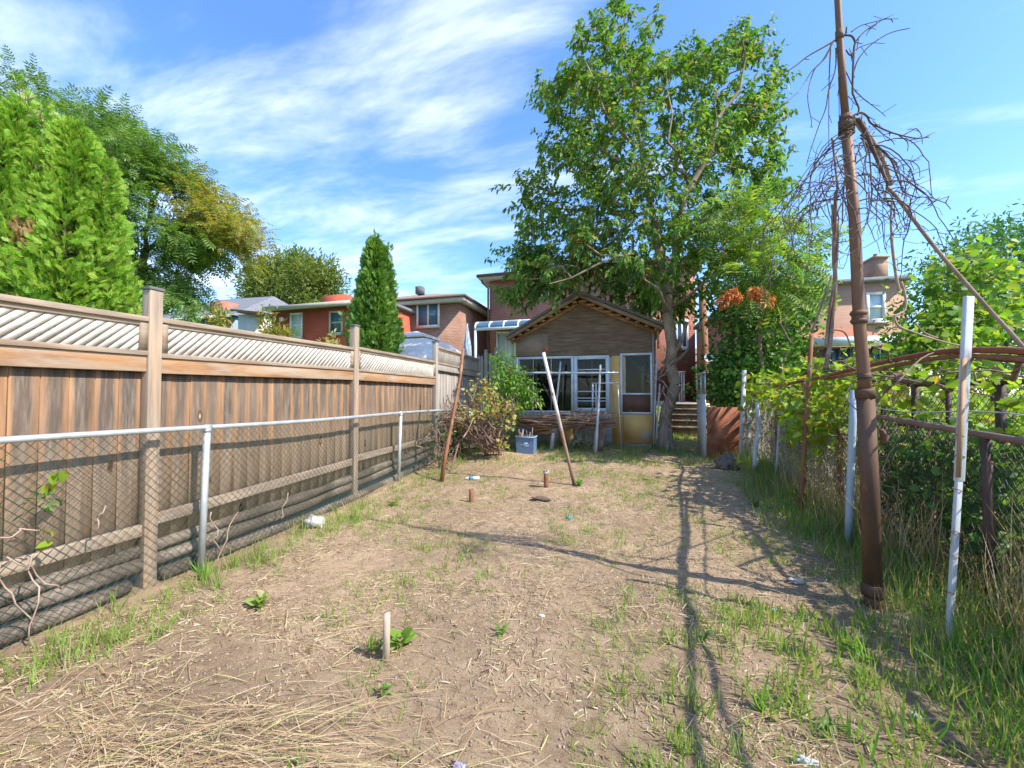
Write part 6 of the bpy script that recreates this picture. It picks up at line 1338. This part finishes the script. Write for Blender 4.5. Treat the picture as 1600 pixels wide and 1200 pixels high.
# ================================================================ ground cover
def noise_mask(x, y, s, seed): return vnoise(x, y, s, seed)+.5
def scatter(n, x0, x1, y0, y1, dens, pw=1.0):
    out = []
    tot = 0
    while tot < n:
        u = rng.random(n); y = y0 + (y1-y0)*u**pw; x = rng.uniform(x0, x1, n); k = rng.random(n) < dens(x, y); out.append(np.stack([x[k], y[k]], -1)); tot += k.sum()
    return np.concatenate(out)[:n]
def in_yard(x, y):
    k = (x > -3.42) & (x < 2.35) & (y < 9.5)
    return k
# straw
def dstraw(x, y):
    m = np.clip((noise_mask(x, y, .55, 11)-.38)*3, .05, 1); h = np.clip(1-(x-.2)/2.0, .12, 1); blob = np.exp(-(((x+1.4)/.9)**2+((y-1.2)/.4)**2)); return np.clip((m*h*.55+blob*.45), 0, 1)*in_yard(x, y)
s = scatter(9500, -3.4, 2.3, .7, 9.4, dstraw, 1.5); n = len(s); z = gzz(s[:, 0], s[:, 1])
blob = np.exp(-(((s[:, 0]+1.5)/1.0)**2+((s[:, 1]-1.3)/.6)**2))
an = np.where(rng.random(n) < .35+.6*blob, rng.normal(.25, .35, n), rng.uniform(0, np.pi, n)); D = np.stack([np.cos(an), np.sin(an), rng.normal(.02, .10, n)], -1)
L_ = rng.uniform(.04, .24, n)*(1+blob*.7); 
tb_ = t_blade(.0, .0)[0]; ST = (np.array([(0,-.5,0),(0,.5,0),(.5,-.5,.0),(.5,.5,.0),(1,-.25,0),(1,.25,0)], float), np.array([(0,1,3),(0,3,2),(2,3,5),(2,5,4)])); ST[0][2:4, 2] = .06
st_o = stamp('straw', ST[0], ST[1], np.stack([s[:, 0], s[:, 1], z+rng.uniform(.001, .018, n)+blob*.012], -1), D, np.stack([rng.normal(0, .5, n), rng.normal(0, .5, n), np.ones(n)], -1), L_, M['straw'], None, None, rng.uniform(.0010, .0030, n)*(1+.8*(rng.random(n) < .05)))
tag(st_o, 'dry straw-coloured stems strewn over the bare soil of the yard', 'straw', kind='stuff')
s = scatter(52000, -3.4, 2.3, .65, 9.4, lambda x, y: np.clip((noise_mask(x, y, .35, 12)-.25)*2.2, .12, 1)*in_yard(x, y), 1.7); n = len(s); an = rng.uniform(0, 2*np.pi, n)
D = np.stack([np.cos(an), np.sin(an), rng.normal(.0, .22, n)], -1)
o = stamp('straw_chaff', ST[0], ST[1], np.stack([s[:, 0], s[:, 1], gzz(s[:, 0], s[:, 1])+rng.uniform(.001, .008, n)], -1), D, np.stack([rng.normal(0, .8, n), rng.normal(0, .8, n), np.ones(n)], -1), .012+.075*rng.random(n)**2.2, leafmat('chaff', [((.50,.36,.21), 4), ((.62,.50,.34), 3), ((.24,.14,.08), 3), ((.12,.07,.045), 2.5), ((.40,.40,.14), 1)], .05, .8), None, None, rng.uniform(.002, .006, n)); tag(o, 'short broken straw bits and chaff littering the soil', 'chaff', kind='stuff')
# crumbs and pebbles
s = scatter(16000, -3.4, 2.2, .7, 7, lambda x, y: np.clip((noise_mask(x, y, .4, 31)-.3)*2, .1, 1)*in_yard(x, y), 1.8); n = len(s)
OC = (np.array([(1,0,0),(-1,0,0),(0,1,0),(0,-1,0),(0,0,.8),(0,0,-.6)], float), np.array([(0,2,4),(2,1,4),(1,3,4),(3,0,4),(2,0,5),(1,2,5),(3,1,5),(0,3,5)]))
o = stamp('soil_crumbs', OC[0], OC[1], np.stack([s[:, 0], s[:, 1], gzz(s[:, 0], s[:, 1])+.002], -1), rng.normal(size=(n, 3)), rng.normal(size=(n, 3)), .003+.009*rng.random(n)**3, mat('crumbs', (.42,.32,.23), (.28,.20,.14), 14, bmp=0, isl=.5)); tag(o, 'small clods and pebbles scattered over the bare soil', 'soil crumbs', kind='stuff')
# grass tufts in the yard
def tufts(name, lab, n, per, L0, L1, dens, m_, x0=-3.4, x1=2.3, y0=.7, y1=9.4, pw=1.5, w=.035, bend=.35, rad=.03, tilt=.6, cat='grass'):
    s = scatter(n, x0, x1, y0, y1, dens, pw); k = np.repeat(np.arange(n), per); m = len(k); size = np.repeat(rng.uniform(L0, L1, n), per)
    xy = s[k]+rng.normal(size=(m, 2))*rad; z = gzz(xy[:, 0], xy[:, 1]); D = np.stack([rng.normal(0, tilt, m), rng.normal(0, tilt, m), np.abs(rng.normal(1, .25, m))], -1); 
    Nn = -np.stack([D[:, 0], D[:, 1], np.zeros(m)], -1)-np.array([0,0,.0]) + rng.normal(size=(m, 3))*.15; Nn[:, 2] -= .3
    tb = t_blade(1.0, bend); o = stamp(name, tb[0], tb[1], np.stack([xy[:, 0], xy[:, 1], z-.005], -1), D, Nn, size*rng.uniform(.5, 1.1, m), m_, None, None, w*size**.5*.35*rng.uniform(.7, 1.4, m)); return tag(o, lab, cat, kind='stuff')
dg = lambda x, y: np.clip((noise_mask(x, y, .6, 41)-.42)*3.2, .03, 1)*np.clip(.42+.45*np.clip((x+.6)/1.8, 0, 1)+.35*np.clip((y-5)/3, 0, 1), 0, 1)*in_yard(x, y)
tufts('grass', 'short pale green grass tufts sprouting through the dry soil', 3300, 7, .03, .11, dg, M['grass'], w=.05, tilt=.75)
dg2 = lambda x, y: np.clip((noise_mask(x, y, .5, 43)-.35)*3, .03, 1)*np.clip((x+.1)/1.2, 0, 1)*(y < 3.2)*in_yard(x, y)
tufts('young_grass', 'bright young grass in the foreground soil towards the right', 520, 9, .06, .16, dg2, M['grass'], y1=3.2, w=.07, tilt=.7)
dl = lambda x, y: (x < -2.9)*(y > .9)*np.clip((noise_mask(x, y, .4, 45)-.35)*3, .05, 1)*in_yard(x, y)
tufts('edge_grass', 'thin grass along the foot of the silver-railed fence on the left', 240, 9, .07, .22, dl, M['grass'], x0=-3.42, x1=-2.85)
df = lambda x, y: np.clip((y-7.2)/1.2, 0, 1)*np.clip((noise_mask(x, y, .6, 47)-.32)*3, .05, 1)
tufts('shed_grass', 'grass growing in front of the shed and along the lane', 1700, 9, .06, .17, df, M['verge'], x0=-3.4, x1=3.0, y0=7.2, y1=12.0, pw=1.0, w=.06)
# rank verge under the right fence
dv2 = lambda x, y: np.clip((x-(1.45+.10*np.sin(y*2)+.05*(y-3)))/.6, 0, 1)*(x < 2.75)
tufts('verge_grass', 'rank green grass verge under the rusty chain-link fence', 2000, 9, .07, .27, dv2, M['verge'], x0=1.3, x1=2.75, y0=.9, y1=9.0, pw=1.4, w=.04, bend=.7, rad=.07, tilt=.85)
dv3 = lambda x, y: np.clip((x-2.0)/.4, 0, 1)*(x < 2.6)
tufts('dry_verge_grass', 'tall dry straw-coloured grass stems in the verge at the right', 300, 5, .35, .85, dv3, M['drygrass'], x0=1.9, x1=2.6, y0=1.3, y1=6.5, pw=1.3, w=.022, bend=.5, rad=.07, tilt=.5)
# broad-leaved weeds: each a plant of its own
WT = t_oval(.34, .08, .25)
WTS = [WT, t_oval(.6, .1, .2), t_oval(.2, .05, .4), HRT, t_blade(.09, .5)]
WMS = [M['weed'], M['verge'], M['grass'], leafmat('dull_weed', [((.14,.24,.07), 4), ((.22,.30,.10), 3), ((.30,.26,.12), 1.2)], .35)]
def weed(lab, px, py, n, L_, up=.7, tm=None, m_=None, name='weed'):
    p = G(px, py); t_ = thing(name, lab, 'weed', tuple(p), 'weeds scattered over the yard'); D = rng.normal(size=(n, 3)); D[:, 2] = np.abs(D[:, 2])*up*random.uniform(.4, 1.8)+.2; Nn = np.zeros((n, 3)); Nn[:, 2] = 1; Nn += rng.normal(size=(n, 3))*.2
    P = np.array(p)[None] + rng.normal(size=(n, 3))*np.array([.02, .02, .0])*L_*6; P[:, 2] = p.z + rng.random(n)*L_*.5; q_ = random.randrange(5); stamp('leaves', *(tm or WTS[q_]), P, D, Nn, L_*rng.uniform(.35, 1.15, n)*(1.4 if q_ == 4 else 1), m_ or random.choice(WMS), t_)
    b = MB()
    for k in range(4): a = Vector(P[k]); b.tube([p-Vector((0,0,.02)), a], .003, 4)
    b.build('stem', M['weed'], t_)
for lab, px, py, n, L_ in (('leafy weed growing against the left side of the pale wooden stake', 580, 1008, 26, .085), ('upright grassy weed right of the pale wooden stake', 625, 1010, 26, .09), ('bright weed rosette in the middle foreground between stake and pole shadow', 785, 990, 16, .07),
      ('broad green leaf weed lying flat in the lower right corner grass', 1345, 1030, 5, .14), ('fern-like weed tuft at the foot of the first silver fence post', 318, 905, 22, .10), ('spiky grass weed in the left middle of the yard', 405, 945, 22, .10),
      ('green weed clump at the foot of the slanted pole', 905, 760, 40, .09), ('leafy weed under the wire at the near end of the logs', 150, 905, 40, .07), ('weed with round leaves beside the crumpled plastic bag', 520, 800, 30, .06),
      ('low weed by the dark soil at right centre of the yard', 1100, 1000, 16, .06), ('tall green weed at the foot of the rust red pole', 1240, 775, 50, .14), ('leafy weed clump below the white stake in the climbers', 1190, 740, 60, .13), ('dark weed clump at the base of the big tree', 1022, 700, 50, .10),
      ('single weed in the near left corner of the yard', 40, 990, 40, .10), ('weed clump at the end of the silver-railed fence', 615, 790, 40, .09), ('small weed between stake and bottom edge of the photo', 600, 1080, 20, .06), ('bright weed in the foreground right of centre', 1190, 1105, 22, .08), ('young weed near the bottom right corner of the yard', 1300, 1130, 26, .09), ('tufted weed in the sunlit soil beyond the dark patch', 1180, 790, 24, .08)):
    weed(lab, px, py, n, L_, tm=WT if 'flat' in lab else None, m_=M['weed'] if 'green' in lab or 'bright' in lab else None)
# sprigs caught in the near wire mesh
sp_ = thing('caught_sprig', 'few yellow-green leaves and dry sprigs caught in the near left wire mesh', 'sprig', (-3.45, 1.6, .4))
pp = np.array([onX(px, py, -3.42) for px, py in ((95, 735), (84, 752), (73, 820), (85, 845), (92, 738))]); fol('leaves', pp, 2, .01, HRT, .07, M['grape'], sp_, droop=.3)
pp = np.array([onX(px, py, -3.42) for px, py in ((70, 780), (76, 786), (64, 790))]); fol('dry_leaves', pp, 9, .03, OV, .05, M['ivy'], sp_)
b = MB()
for (a, c) in (((0, 880), (52, 985)), ((10, 870), (95, 920)), ((45, 1000), (50, 870)), ((150, 830), (165, 790)), ((0, 840), (60, 830)), ((340, 880), (372, 800)), ((345, 860), (330, 800)), ((440, 810), (450, 770))):
    b.tube(wob(onX(*a, -3.40), onX(*c, -3.42), 8, .06), .0045, 5)
b.parts('dry_stem', M['paletwig'], sp_)
for o in bpy.data.objects:
    if o.type == 'MESH' and 'crown' in o.name or 'leaves' in o.name: pass
